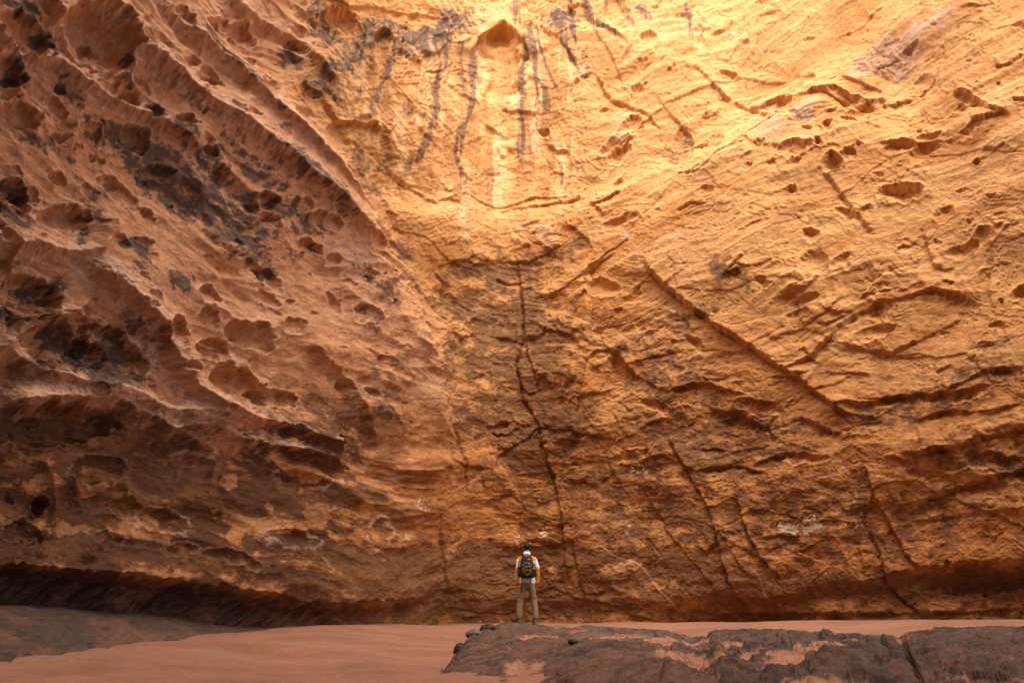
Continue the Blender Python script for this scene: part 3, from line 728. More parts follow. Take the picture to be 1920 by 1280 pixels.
# ================================================================== unseen cliff added behind the viewer, shaped to shade the floor and lower wall
nx_, ny_ = 120, 90
xs = np.linspace(-120, 120, nx_); zs = np.linspace(-1, 1, ny_)
FXg, Tg = np.meshgrid(xs, zs)
HX = np.interp(FXg, [-120, -30, -10, 2, 14, 30, 120], [24, 24, 34, 36, 28, 20, 19]) * (1 + .03 * np.sin(FXg * .3))
Zf = (Tg + 1) / 2 * HX
Yf = 1.0 - 14 * (1 - (Tg + 1) / 2) ** 1.6 + 1.8 * fb(FXg * .08, Zf * .12, 4, 301) - .62 * np.maximum(FXg - 2, 0) - .42 * np.maximum(-FXg - 2, 0)
Xf = FXg
Zf = np.vstack([Zf, Zf[-1:] + 1, Zf[-1:] + 2]); Yf = np.vstack([Yf, Yf[-1:] - 12, Yf[-1:] - 60]); Xf = np.vstack([Xf, Xf[-1:], Xf[-1:]])
cf = np.empty(Xf.shape + (3,), np.float32); cf[:] = c3(.56, .28, .11)
opp = mesh_grid("unseen_shade_cliff", Xf[::-1], Yf[::-1], Zf[::-1], {"Col": cf}, M_CLIFF)
tag(opp, kind="structure")

# ================================================================== SAND
apx = np.concatenate([np.arange(-900, -20, 12), np.arange(-20, 1941, 2.4), np.arange(1950, 2900, 12)])
saz = np.arctan((apx - 960) / 1019.0)
sd_ = np.concatenate([np.linspace(-2, 5, 8), 5 * (27 / 5.) ** (np.linspace(0.02, 1, 420))])
AZ, DD = np.meshgrid(saz, sd_)
def row_t(px, py):
    return ray(px, py)[2]
edge_px = np.array([-900, 0, 140, 300, 500, 600, 800, 990, 1300, 1920, 2900.])
edge_py = np.array([1207, 1207, 1205, 1193, 1178, 1172, 1171, 1169, 1167, 1162, 1160.])
def col_px(azv): return 960 + 1019 * np.tan(azv)
def wall_d(azv): return wall_base(np.sin(azv), np.cos(azv))
def sand_z(azv, d):
    px = col_px(azv)
    zt = EYE + row_t(px, np.interp(px, edge_px, edge_py)) * (wall_d(azv) - .3)
    zt = np.where(px < 560, np.minimum(zt, .95), zt)
    near = .47 + .05 * ss(-.6, .2, azv)
    f = ss(8, 1, 0) * 0 + np.clip((d - 8) / np.maximum(wall_d(azv) - 9, 1), 0, 1)
    z = near + (zt - near) * f ** .8
    x = d * np.sin(azv); y = d * np.cos(azv)
    z = z + .045 * pn(x * .35 + 3, y * .55, 401) * np.clip(d / 9, .3, 1) + .012 * pn(x * 1.2, y * 2.4, 402) * (1 - ss(14, 20, d))
    lee = fb(x * .35 + .5 * y * .3, y * 1.1 + .25 * np.sin(x * .7), 2, 403)
    z = z + .075 * (np.abs(lee) ** .8) * (1 - ss(-2, 0, x)) * (1 - ss(11, 15, d))
    return z
SZ = sand_z(AZ, DD)
SX, SY = DD * np.sin(AZ), DD * np.cos(AZ)
sc_ = np.empty(SX.shape + (3,), np.float32); sc_[:] = c3(.34, .165, .105)
sc_ = mixc(sc_, c3(.26, .125, .078), ss(-.3, .5, fb(SX * .35, SY * .9, 5, 411)) * .7)
sand = mesh_grid("sand", SX, SY, SZ, {"Col": sc_}, M_SAND)
sand["kind"] = "structure"

# ================================================================== FOREGROUND SLAB
kp = np.array([836, 845, 853, 866, 880, 905, 925, 938, 950, 990, 1020, 1100, 1180, 1250, 1275, 1300, 1328, 1336, 1345, 1420, 1470, 1480, 1484, 1550, 1552, 1615, 1620, 1690, 1700, 1750, 1860, 1920, 2100, 2500.])
kc = np.array([1252, 1240, 1226, 1208, 1190, 1178, 1173, 1166, 1166, 1167, 1171, 1173, 1176, 1178, 1185, 1190, 1188, 1181, 1179, 1178, 1177, 1181, 1178, 1179, 1181, 1184, 1187, 1188, 1181, 1176, 1171, 1172, 1160, 1150.])
kd = np.array([8.9, 9.0, 9.6, 10.6, 11.6, 12.3, 12.8, 13.1, 13.3, 13.4, 13.4, 13.3, 13.2, 13, 13, 13, 12.8, 12.8, 12.7, 12.6, 12.5, 12.5, 12.5, 12.4, 12.4, 12.3, 12.3, 12.2, 12, 11.8, 11.4, 11.2, 10.5, 10])
fp = np.array([836, 845, 925, 970, 985, 1000, 1030, 1100, 1300, 2500.])
fd_ = np.array([8.8, 8.75, 8.0, 7.9, 8.6, 8.1, 7.2, 6.0, 4.2, 3.6])
rpx = np.concatenate([np.arange(830, 1945, 1.3), np.arange(1950, 2500, 10)])
raz = np.arctan((rpx - 960) / 1019.0)
V = np.linspace(-.12, 1.25, 420)
RP, RV = np.meshgrid(rpx, V)
RA = np.arctan((RP - 960) / 1019.0)
jit = 1.2 * pn(RP / 16, RP * 0, 501) + .8 * pn(RP / 5, RP * 0, 502)
dc = np.interp(RP, kp, kd); df = np.interp(RP, fp, fd_)
df = np.minimum(df + .25 * pn(RP / 30, RV * 0, 503), dc - .05)
cz = EYE + row_t(RP, np.interp(RP, kp, kc) + jit * ss(860, 900, RP) * .8) * dc
RD = df + (dc - df) * RV
u_ = np.clip(RV, -.2, 1)
zf_ = sand_z(RA, df) - .02
prof_ = 1 - np.clip(1 - u_, 0, 1.2) ** 1.9
zr = zf_ + (cz - zf_) * np.where(u_ < 0, u_ * 2.5, prof_)
back = np.clip(RV - 1, 0, 1)
zr = zr - 4.2 * back ** 1.1 * (dc - df) * .22 - 0.0
Xr, Yr = RD * np.sin(RA), RD * np.cos(RA)
amp = ss(0, .12, RV) * (1 - .75 * ss(.9, .985, RV))
al_ = Xr * .92 + Yr * .35; ac_ = -Xr * .35 + Yr * .92
nb1 = fb(al_ * .55, ac_ * 1.6, 5, 511, .55)
nb2 = fb(al_ * 1.2 + 3, ac_ * 4.5, 4, 521, .6)
def steps2(v, n, w=.15):
    v = v * n; f = v - np.floor(v)
    return np.floor(v) + ss(0, w, f) - .6 * f
relr = .022 * steps2(nb1, 3.0, .25) + .05 * pn(al_ * .5, ac_ * .9, 512) + .010 * nb2
rg_r = ss(1180, 1320, RP) * (1 - ss(1640, 1760, RP))
relr += rg_r * (.055 * steps2(fb(Xr * .9, Yr * 1.3, 3, 531, .5), 2.0, .3) + .010 * fb(Xr * 4, Yr * 5, 3, 541))
relr += .10 * (facets(al_ * .9 + .1 * nb1, ac_ * 2.0 + .1 * nb2, 513, .6, .9) - .5) + .035 * (facets(al_ * 2.6, ac_ * 5.5, 514, .6, 1) - .5) + .05 * ss(.85, .96, RV) * (facets(Xr * 3.2, Yr * 3.0, 515, .6, 1) - .4) * ss(1330, 1000, RP)
relr += .022 * ss(.8, .97, RV) * fb(Xr * 3, Yr * 4, 4, 551) * (1 - ss(1000, 1250, RP) * .4)
ek1, ek2, ek3 = worley(al_ * .8 + .12 * nb1, ac_ * 1.7 + .12 * nb2, 516)
relr += (RND[ek3, 0] - .5) * (.035 + .16 * rg_r) * ss(.0, .12, ek2 - ek1)
relr += rg_r * .10 * (facets(Xr * 1.1 + .1 * nb1, Yr * 1.3, 517, .6, .9) - .5)
# long joints
def vjoint(x0, d0_, x1, d1_, w, dep):
    ax, ay, bx, by = [d0_ * math.sin(math.atan((x0 - 960) / 1019)), d0_ * math.cos(math.atan((x0 - 960) / 1019)), d1_ * math.sin(math.atan((x1 - 960) / 1019)), d1_ * math.cos(math.atan((x1 - 960) / 1019))]
    ex, ey = bx - ax, by - ay; L2 = ex * ex + ey * ey
    xw = Xr + .04 * pn(Xr * 4, Yr * 4, 561); yw = Yr + .04 * pn(Xr * 4, Yr * 4, 562)
    t = np.clip(((xw - ax) * ex + (yw - ay) * ey) / L2, 0, 1)
    d = np.hypot(xw - ax - t * ex, yw - ay - t * ey)
    return -dep * np.exp(-(d / w) ** 2)
joints = vjoint(1693, 9.0, 1730, 4.5, .025, .10) + vjoint(1690, 12.2, 1696, 10.0, .06, .12) + vjoint(1200, 10, 1500, 8.4, .03, .06)
def bowl(px, d, rx, ry, dep):
    aa = math.atan((px - 960) / 1019); cx, cy = d * math.sin(aa), d * math.cos(aa)
    r = np.hypot((Xr - cx) / rx, (Yr - cy) / ry) * (1 + .2 * nb1)
    return -dep * np.exp(-r ** 2.5)
relr += joints + bowl(1465, 10.6, .6, .45, .22) + bowl(1780, 7.2, .9, .6, .16) + bowl(1380, 8.8, 1.0, .5, .12) + bowl(1085, 9.2, .22, .3, .08) + bowl(1240, 9.2, .4, .3, .08) + bowl(1480, 7.0, .7, .3, .1)
relr += -bowl(1120, 11.5, .5, .2, .06) - bowl(1235, 7.7, .6, .3, .10)
amp = amp * (1 - .9 * np.exp(-((RP - 990) / 42) ** 4 - ((RD - 13.25) / .55) ** 4))
zr = zr + relr * amp
def at_slab(px, d):
    j = np.argmin(np.abs(rpx - px)); i = np.argmin(np.abs(RD[:, j] - d))
    return Xr[i, j], Yr[i, j], zr[i, j]
# patches of blown sand lying on the slab
accD = np.zeros_like(zr)
def spatch(px, d, rx, ry, am=1.0):
    aa = math.atan((px - 960) / 1019); cx, cy = d * math.sin(aa), d * math.cos(aa)
    r = np.hypot((Xr - cx) / rx, (Yr - cy) / ry)
    accD[:] = np.maximum(accD, am * (1 - ss(.4, 1.5, r)))
for p_ in [(1010, 11.5, .7, .5, .8), (1105, 12.3, .8, .5, 1), (1160, 11.7, 1.3, .4, .8), (985, 8.8, .35, .8, 1.0), (960, 9.6, .6, .6, .5), (1110, 9.8, .35, .3, .95), (1165, 10.6, .3, .4, .8), (1290, 11.4, 1.0, .7, .95), (1335, 9.8, 1.1, .8, 1.0),
           (1240, 10.6, .8, .6, .8), (1530, 10.3, .55, .7, 1), (1600, 11.2, 1.2, .3, .85), (1560, 9.6, 1.2, .35, .85), (1700, 11.0, .25, .9, 1), (1560, 6.9, .5, .8, .95), (1200, 9.0, .9, .25, .6), (1250, 8.2, .6, .2, .7), (1700, 5.4, 1.4, .2, .7), (1420, 9.4, .5, .4, .7), (1050, 8.2, .5, .3, .4)]:
    spatch(*p_)
stri = fb(al_ * .5, ac_ * 9 + .6 * nb1, 5, 582, .7)
hi_ = nb1 * .35 + .25 * nb2
low_ = (relr - float(np.median(relr))) * 6.5
mD = ss(.60, .70, accD * .9 - np.clip(low_, -.5, .5) - .22 * stri + .22 * fb(Xr * 5, Yr * 6, 4, 571))
cr = np.empty(zr.shape + (3,), np.float32); cr[:] = c3(.31, .17, .115)
cr = mixc(cr, c3(.17, .12, .105), ss(-.3, .6, nb1 + .4 * nb2) * .7)
cr = mixc(cr, c3(.33, .16, .12), ss(0, .7, fb(al_ * .4, ac_ * 1.2, 4, 581)) * .6)
cr = mixc(cr, c3(.36, .21, .155), ss(-.1, .7, stri) * .6)
cr = mixc(cr, c3(.11, .075, .07), ss(.0, .8, -stri + .3 * nb2) * .6)
cr = mixc(cr, c3(.23, .19, .175), ss(.82, .98, RV + .15 * nb2) * .7)
cr = mixc(cr, c3(.07, .055, .05), ss(.90, .97, RV) * ss(-.1, .3, fb(Xr * 5, Yr * 3, 4, 583)) * .8)
cr = mixc(cr, c3(.06, .045, .042), ss(.25, .7, fb(Xr * 1.4, Yr * 2.2, 5, 591, .6) + .45 * rg_r - .25) * .6)
cr = mixc(cr, c3(.12, .085, .075), ss(1250, 1400, RP) * .45)
cr = mixc(cr, c3(.05, .04, .038), np.exp(-((ek2 - ek1) / .035) ** 2) * .7)
cr = mixc(cr * np.float32(.54) * c3(1.0, .93, .86), c3(.40, .195, .118), mD)
slab = mesh_grid("rock_slab", Xr, Yr, zr, {"Col": cr}, M_SLAB)
tag(slab, "long dark purplish rock slab dusted with sand, the hiker stands on its left end", "rock")

# ================================================================== LEFT LEDGE
lpx = np.concatenate([np.arange(-700, -20, 10), np.arange(-20, 545, 1.6)])
lv = np.linspace(-.15, 1.1, 200)
LP, LV = np.meshgrid(lpx, lv)
LA = np.arctan((LP - 960) / 1019.0)
wd_ = wall_d(LA)
dF = wd_ - np.interp(LP, [-700, 0, 300, 450, 545], [3.2, 2.6, 1.6, .9, .2]) + .25 * pn(LP / 60, LP * 0, 601)
dB = wd_ + 1.1
top_py = np.interp(LP, [-700, 0, 110, 250, 360, 400, 545], [1132, 1137, 1139, 1150, 1160, 1168, 1178])
zB = EYE + row_t(LP, top_py) * dB
zF = sand_z(LA, dF) - .05
LD = dF + (dB - dF) * LV
uu = np.clip(LV, 0, 1)
zl = zF + (zB - zF) * (1 - (1 - uu) ** 2.1) + np.where(LV < 0, LV * 2.0, 0)
Xl, Yl = LD * np.sin(LA), LD * np.cos(LA)
ln = fb(Xl * .7, Yl * .5, 4, 611); ln2 = fb(Xl * 3, Yl * 2, 4, 621, .6)
zl += (.016 * steps2(ln, 2.5, .3) + .06 * pn(Xl * .4, Yl * .3, 612) + .010 * ln2) * ss(-.02, .15, LV)
cl_ = np.empty(zl.shape + (3,), np.float32); cl_[:] = c3(.16, .118, .098)
cl_ = mixc(cl_, c3(.30, .16, .12), ss(.1, .5, fb(Xl * .9, Yl * .9, 4, 631) + .25 * (1 - LV)) * .8)
cl_ = mixc(cl_, c3(.07, .055, .05), ss(.3, .7, ln2 + .2 * ln) * .6)
cl_ *= np.float32(.60) * c3(1.05, .97, .88)
ledge = mesh_grid("rock_ledge", Xl, Yl, zl, {"Col": cl_}, M_SLAB)
tag(ledge, "smooth low grey rock shelf under the dark foot of the cliff", "rock")

# ================================================================== small mesh helpers
import bmesh
def obj_bm(name, bm, mat, parent=None, smooth=True, mats=None):
    me = bpy.data.meshes.new(name)
    bm.normal_update(); bm.to_mesh(me); bm.free()
    for m in (mats or [mat]): me.materials.append(m)
    if smooth:
        for f in me.polygons: f.use_smooth = True
    o = bpy.data.objects.new(name, me); C.objects.link(o)
    if parent: o.parent = parent
    return o

def tube_bm(bm, pts, radii, n=12, sup=2.0, caps=True, frame=None):
    "loft of ellipses along pts; radii are (rx, ry) pairs"
    rings = []
    P = [Vector(p) for p in pts]
    for i, p in enumerate(P):
        d = (P[min(i + 1, len(P) - 1)] - P[max(i - 1, 0)]).normalized()
        ref = Vector(frame) if frame else (Vector((0, 1, 0)) if abs(d.y) < .8 else Vector((1, 0, 0)))
        xa = ref.cross(d).normalized(); ya = d.cross(xa).normalized()
        rx, ry = radii[i] if isinstance(radii[i], tuple) else (radii[i], radii[i])
        r = []
        for k in range(n):
            a = 2 * math.pi * k / n
            c, s = math.cos(a), math.sin(a)
            cx = math.copysign(abs(c) ** (2 / sup), c); sy = math.copysign(abs(s) ** (2 / sup), s)
            r.append(bm.verts.new(p + xa * (cx * rx) + ya * (sy * ry)))
        rings.append(r)
    for a_, b_ in zip(rings[:-1], rings[1:]):
        for k in range(n):
            bm.faces.new((a_[k], a_[(k + 1) % n], b_[(k + 1) % n], b_[k]))
    if caps:
        bm.faces.new(rings[0][::-1]); bm.faces.new(rings[-1])
    return rings

def bake(o, mods):
    "apply modifiers through the depsgraph"
    for t, kw in mods:
        m = o.modifiers.new(t, t)
        for k_, v_ in kw.items(): setattr(m, k_, v_)
    dg = bpy.context.evaluated_depsgraph_get()
    me = bpy.data.meshes.new_from_object(o.evaluated_get(dg))
    o.modifiers.clear(); o.data = me
    for f in me.polygons: f.use_smooth = True
    return o

def wrinkle(o, amp, sc, seed, stretch=(1, 1, 1)):
    from mathutils import noise
    me = o.data
    off = Vector((seed * 7.1, seed * 3.3, seed))
    for v in me.vertices:
        p = Vector((v.co.x * stretch[0], v.co.y * stretch[1], v.co.z * stretch[2])) * sc + off
        v.co += v.normal * amp * (noise.noise(p) + .5 * noise.noise(p * 2.1))

# ================================================================== loose stones
def stone(name, loc, size, seed, mat, label, cat="stone", group=None):
    from mathutils import noise
    bm = bmesh.new()
    bmesh.ops.create_icosphere(bm, subdivisions=4, radius=1)
    off = Vector((seed * 5.3, seed, -seed * 2.2))
    for v in bm.verts:
        p = v.co.copy()
        f_, _ = noise.voronoi(p * 1.3 + off)
        g_, _ = noise.voronoi(p * 3.1 + off)
        r = .62 + .55 * (f_[1] - f_[0]) + .30 * f_[0] + .16 * (g_[1] - g_[0]) + .10 * noise.noise(p * 7 + off)
        r = min(r, 1.12)
        v.co = Vector((p.x * size[0], p.y * size[1], p.z * size[2])) * r
    o = obj_bm(name, bm, mat)
    o.location = loc
    tag(o, label, cat, group)
    return o
M_BLACKROCK = plain_material("black_varnished_rock", (.045, .035, .034), .55, 9, .5, .6, .03)
M_GREYROCK = plain_material("grey_brown_rock", (.15, .115, .10), .7, 9, .4, .6, .03)
def sand_at(px, d):
    a_ = math.atan((px - 960) / 1019.)
    return d * math.sin(a_), d * math.cos(a_), float(sand_z(np.array([a_]), np.array([d * 1.0]))[0])
x_, y_, z_ = sand_at(864, 11.3)
stone("stone", (x_, y_, z_ + .06), (.145, .12, .12), 4, M_BLACKROCK, "small black lump of rock lying alone on the sand")
for (px, d, sz, sd0, lab) in [
    (889, 11.9, (.19, .14, .10), 9, "dark rough stone at the left tip of the slab's back edge"),
    (914, 12.6, (.20, .12, .11), 12, "blackish stone on the slab edge, next right of its left tip"),
    (1074, 9.7, (.09, .07, .045), 15, "small dark chip lying midway down the smooth slab face"),
]:
    p_ = at_slab(px, d)
    stone("stone", (p_[0], p_[1], p_[2] + sz[2] * .3), sz, sd0, M_GREYROCK if sd0 == 9 else M_BLACKROCK, lab)

# ================================================================== PERSON
M_SKIN = plain_material("skin", (.36, .19, .12), .55, 40, .06, .1, .001)
M_HAIR = plain_material("black_hair", (.012, .010, .010), .5, 90, .5, .9, .006)
M_WHITE = plain_material("white_jacket_cloth", (.84, .83, .88), .75, 25, .06, .2, .003)
M_ORANGE = plain_material("orange_jacket_cloth", (.95, .36, .015), .7, 25, .08, .2, .003)
M_TROUSER = plain_material("brown_trouser_cloth", (.31, .205, .13), .85, 30, .12, .3, .003)
M_PACK = plain_material("black_pack_nylon", (.020, .020, .022), .6, 40, .3, .4, .003)
M_STRAP = plain_material("black_webbing", (.014, .014, .015), .7, 80, .3, .4, .002)
M_CORD = plain_material("orange_cord", (.42, .16, .025), .6, 80, .2, .2, .001)
M_EMB = plain_material("orange_print", (.80, .32, .06), .5, 60, .05, .05, .001)
M_SHOE = plain_material("dark_teal_shoe_fabric", (.035, .048, .055), .7, 60, .3, .3, .002)
M_SOLE = plain_material("tan_orange_sole", (.42, .20, .10), .7, 60, .15, .2, .002)
M_WHITEP = plain_material("cream_plastic", (.70, .66, .52), .5, 40, .08, .1, .001)

PPX, PD = 990.0, 13.25
pa = math.atan((PPX - 960) / 1019.)
pp = at_slab(PPX, PD)
# stand on the highest bit of rock under the two soles
pl_ = [at_slab(PPX + dx_, PD + dd_)[2] for dx_ in (-22, -16, -10, 8, 14) for dd_ in (-.1, .05)]
person = bpy.data.objects.new("person", None); C.objects.link(person)
person.location = (PD * math.sin(pa), PD * math.cos(pa), float(np.mean(pl_)) - .012)
person.scale = (1.03, 1.03, 1.045)
person.rotation_euler = (0, 0, -pa)
tag(person, "person seen from behind in white and orange hooded jacket and brown trousers, facing the cliff", "person")

# skeleton -> body
verts = []; edges = []; rad = []
def V_(p, r, par=None):
    verts.append(p); rad.append(r if isinstance(r, tuple) else (r, r)); i = len(verts) - 1
    if par is not None: edges.append((par, i))
    return i
pel = V_((0, 0, .93), (.13, .09))
sp1 = V_((0, .0, 1.08), (.115, .08), pel); sp2 = V_((0, .0, 1.24), (.13, .09), sp1); ch = V_((0, 0, 1.38), (.12, .085), sp2)
nk = V_((0.005, .005, 1.50), (.055, .055), ch); nk2 = V_((.008, .0, 1.56), (.052, .052), nk)
hd1 = V_((.008, .022, 1.605), (.066, .078), nk2); hd2 = V_((.008, .012, 1.655), (.076, .094), hd1); hd3 = V_((.008, -.002, 1.705), (.066, .082), hd2)
nose = V_((.008, .112, 1.64), .012, hd2); ns2 = V_((.008, .128, 1.632), .008, nose)
for sx in (-1, 1):
    e1 = V_((.008 + sx * .082, -.002, 1.645), (.010, .016), hd2); V_((.008 + sx * .092, -.008, 1.66), (.006, .014), e1)
jawv = V_((.008, .085, 1.575), .028, hd1)
fingers_l = []
for sx, sh, el, wr, knee, ank in [(-1, (-.165, 0, 1.415), (-.235, -.02, 1.14), (-.225, .04, .89), (-.165, .03, .50), (-.205, -.02, .11)),
                                  (1, (.165, 0, 1.415), (.262, -.02, 1.14), (.245, .05, .87), (.155, .02, .50), (.185, -.03, .10))]:
    s_ = V_(sh, .055, ch); um = V_(tuple((a_ + b_) / 2 for a_, b_ in zip(sh, el)), .045, s_); el_ = V_(el, .038, um)
    w_ = V_(wr, (.026, .020), el_)
    pm = V_((wr[0], wr[1] + .012, wr[2] - .05), (.015, .032), w_)
    for k_, (fy, L_) in enumerate([(-.030, .058), (-.011, .070), (.010, .075), (.030, .066)]):
        kn = V_((wr[0], wr[1] + .012 + fy, wr[2] - .088), .0095, pm)
        k2 = V_((wr[0] - sx * .006, wr[1] + .012 + fy * 1.1, wr[2] - .088 - L_ * .5), .0085, kn)
        V_((wr[0] - sx * .020, wr[1] + .008 + fy * 1.1, wr[2] - .088 - L_), .007, k2)
    th = V_((wr[0] - sx * .006, wr[1] + .048, wr[2] - .045), .011, pm)
    V_((wr[0] - sx * .014, wr[1] + .066, wr[2] - .082), .009, th)
    hp = V_((sx * .085, 0, .88), .085, pel); tm = V_((sx * .125, .012, .70), .07, hp); k1 = V_(knee, .05, tm)
    cf_ = V_(tuple(a_ * .65 + b_ * .35 for a_, b_ in zip(knee, ank)), .047, k1); an_ = V_(ank, .032, cf_)
    tx = -.13 if sx < 0 else -.05
    V_((ank[0] + tx, ank[1] + .15, .04), (.032, .02), V_((ank[0] + tx * .4, ank[1] + .06, .055), (.032, .028), an_))
me = bpy.data.meshes.new("body"); me.from_pydata(verts, edges, [])
body = bpy.data.objects.new("body", me); C.objects.link(body)
bpy.context.view_layer.objects.active = body
m = body.modifiers.new("Skin", 'SKIN'); m.use_smooth_shade = True
for i, sv in enumerate(me.skin_vertices[0].data):
    sv.radius = rad[i]; sv.use_root = (i == 0)
m2 = body.modifiers.new("Subd", 'SUBSURF'); m2.levels = 2; m2.render_levels = 2
dg = bpy.context.evaluated_depsgraph_get()
nm = bpy.data.meshes.new_from_object(body.evaluated_get(dg))
body.modifiers.clear(); body.data = nm
nm.materials.clear(); nm.materials.append(M_SKIN)
for f in nm.polygons: f.use_smooth = True
body.parent = person

# hair
from mathutils import noise as mnoise
bm = bmesh.new(); bmesh.ops.create_uvsphere(bm, u_segments=40, v_segments=28, radius=1)
for v in bm.verts:
    p = v.co.copy()
    q_ = Vector((p.x * .088, p.y * .104, p.z * .098))
    if p.z < 0:                                # nape: narrow and shorten
        q_.x *= 1 - .18 * p.z * p.z; q_.y *= 1 - .25 * p.z * p.z
    q_ *= 1 + .05 * mnoise.noise(p * 6) + .04 * mnoise.noise(p * 14)
    v.co = q_ + Vector((.008, -.004, 1.672))
    if p.y > .35 and p.z < .35: v.co.y -= .10 * (p.y - .35) * 1.6 ; v.co.z += .03 * (.35 - p.z)
hair = obj_bm("hair", bm, M_HAIR, person)
for sx in (-1, 1):
    bm = bmesh.new(); bmesh.ops.create_uvsphere(bm, u_segments=12, v_segments=8, radius=.011)
    ey = obj_bm("eye", bm, M_WHITEP, person); ey.location = (.008 + sx * .030, .088, 1.655)
bm = bmesh.new(); tube_bm(bm, [(-.014, .104, 1.602), (.008, .112, 1.600), (.030, .104, 1.602)], [.004, .007, .004], 8)
obj_bm("mouth", bm, plain_material("lips", (.30, .12, .09), .5), person)

# jacket
bm = bmesh.new()
tube_bm(bm, [(0, 0, .845), (0, .0, .90), (0, 0, 1.02), (0, 0, 1.16), (0, 0, 1.30), (0, 0, 1.40), (0, 0, 1.455), (0, .0, 1.50), (0, .0, 1.535)],
        [(.205, .135), (.200, .135), (.185, .128), (.178, .125), (.190, .128), (.185, .115), (.145, .092), (.085, .075), (.066, .068)], 40, 2.3, frame=(0, 1, 0))
for sx, sh, el, wr in [(-1, (-.15, 0, 1.405), (-.238, -.02, 1.15), (-.238, .035, .865)), (1, (.15, 0, 1.405), (.265, -.02, 1.15), (.255, .045, .85))]:
    pts = [sh, (sh[0] + sx * .05, -.005, 1.34), (el[0] * .92, -.015, 1.25), el, (el[0] + sx * .006, el[1] + .02, 1.05), (wr[0] + sx * .006, wr[1], .93), (wr[0], wr[1], .892), wr]
    tube_bm(bm, pts, [.072, .070, .060, .055, .052, .054, .056, .040], 20, frame=(0, 1, 0))
jk = obj_bm("jacket", bm, M_WHITE, None)
jk = bake(jk, [('REMESH', dict(mode='VOXEL', voxel_size=.009)), ('SMOOTH', dict(factor=.5, iterations=4))])
wrinkle(jk, .010, 9, 3, (1, 1, 1.6))
jk.data.materials.clear(); jk.data.materials.append(M_WHITE); jk.data.materials.append(M_ORANGE)
for f in jk.data.polygons:
    c = f.center
    sleeve = abs(c.x) > .20 + .02 * (c.z < 1.0)
    if abs(c.x - .008) > .198 and c.z < 1.185 and (c.x > 0 or c.x > -.30):
        f.material_index = 1
    if .075 < abs(c.x) < .225 and c.z > 1.335 + .25 * (abs(c.x) - .12): f.material_index = 1
    if c.x < -.277 and .93 < c.z < 1.15: f.material_index = 0
jk.parent = person
# hood lying on the back
bm = bmesh.new()
rings = []
for (y0, z0, rx, ry) in [(-.008, 1.530, .066, .064), (-.016, 1.538, .080, .074), (-.028, 1.525, .096, .078), (-.038, 1.50, .110, .076), (-.050, 1.47, .108, .070), (-.060, 1.445, .075, .056), (-.055, 1.415, .03, .03)]:
    r = []
    for k_ in range(28):
        a_ = 2 * math.pi * k_ / 28
        r.append(bm.verts.new((.004 + rx * math.cos(a_), y0 + ry * math.sin(a_) , z0 - .025 * math.sin(a_) * (1 if z0 > 1.5 else 0))))
    rings.append(r)
for a_, b_ in zip(rings[:-1], rings[1:]):
    for k_ in range(28): bm.faces.new((a_[k_], a_[(k_ + 1) % 28], b_[(k_ + 1) % 28], b_[k_]))
bm.faces.new(rings[-1])
hood = obj_bm("hood", bm, M_WHITE, None)
wrinkle(hood, .010, 11, 8); hood.parent = person
bm = bmesh.new()
pts = [(.004 + .068 * math.cos(t_), -.008 + .065 * math.sin(t_), 1.533 - .025 * math.sin(t_)) for t_ in np.linspace(0, 2 * math.pi, 30)]
tube_bm(bm, pts, [.006] * 30, 6); obj_bm("hood_lining", bm, M_ORANGE, person)

# trousers
bm = bmesh.new()
tube_bm(bm, [(0, 0, .97), (0, 0, .90), (0, -.005, .82), (0, -.005, .77)], [(.165, .115), (.180, .125), (.182, .130), (.160, .11)], 32, 2.3, frame=(0, 1, 0))
for sx, pts, rr in [(-1, [(-.088, 0, .84), (-.115, .005, .72), (-.142, .02, .60), (-.168, .03, .50), (-.180, .01, .40), (-.195, -.01, .28), (-.205, -.02, .17), (-.210, -.015, .115)], None),
                    (1, [(.088, 0, .84), (.112, .005, .72), (.132, .015, .60), (.152, .02, .50), (.168, .005, .40), (.180, -.015, .28), (.183, -.03, .17), (.183, -.025, .105)], None)]:
    tube_bm(bm, pts, [(.100, .11), (.096, .105), (.086, .092), (.079, .085), (.078, .084), (.077, .080), (.072, .076), (.068, .074)], 24, frame=(0, 1, 0))
tr = obj_bm("trousers", bm, M_TROUSER, None)
tr = bake(tr, [('REMESH', dict(mode='VOXEL', voxel_size=.009)), ('SMOOTH', dict(factor=.5, iterations=3))])
wrinkle(tr, .009, 8, 5, (1, 1, 1.4))
for v in tr.data.vertices:          # bunched folds behind the knees and at the hems
    zz = v.co.z
    v.co += v.normal * (.007 * math.exp(-((zz - .53) / .06) ** 2) * math.sin(zz * 150 + v.co.x * 40) + .006 * math.exp(-((zz - .14) / .05) ** 2) * math.sin(zz * 190 + v.co.x * 60))
tr.data.materials.clear(); tr.data.materials.append(M_TROUSER)
tr.parent = person

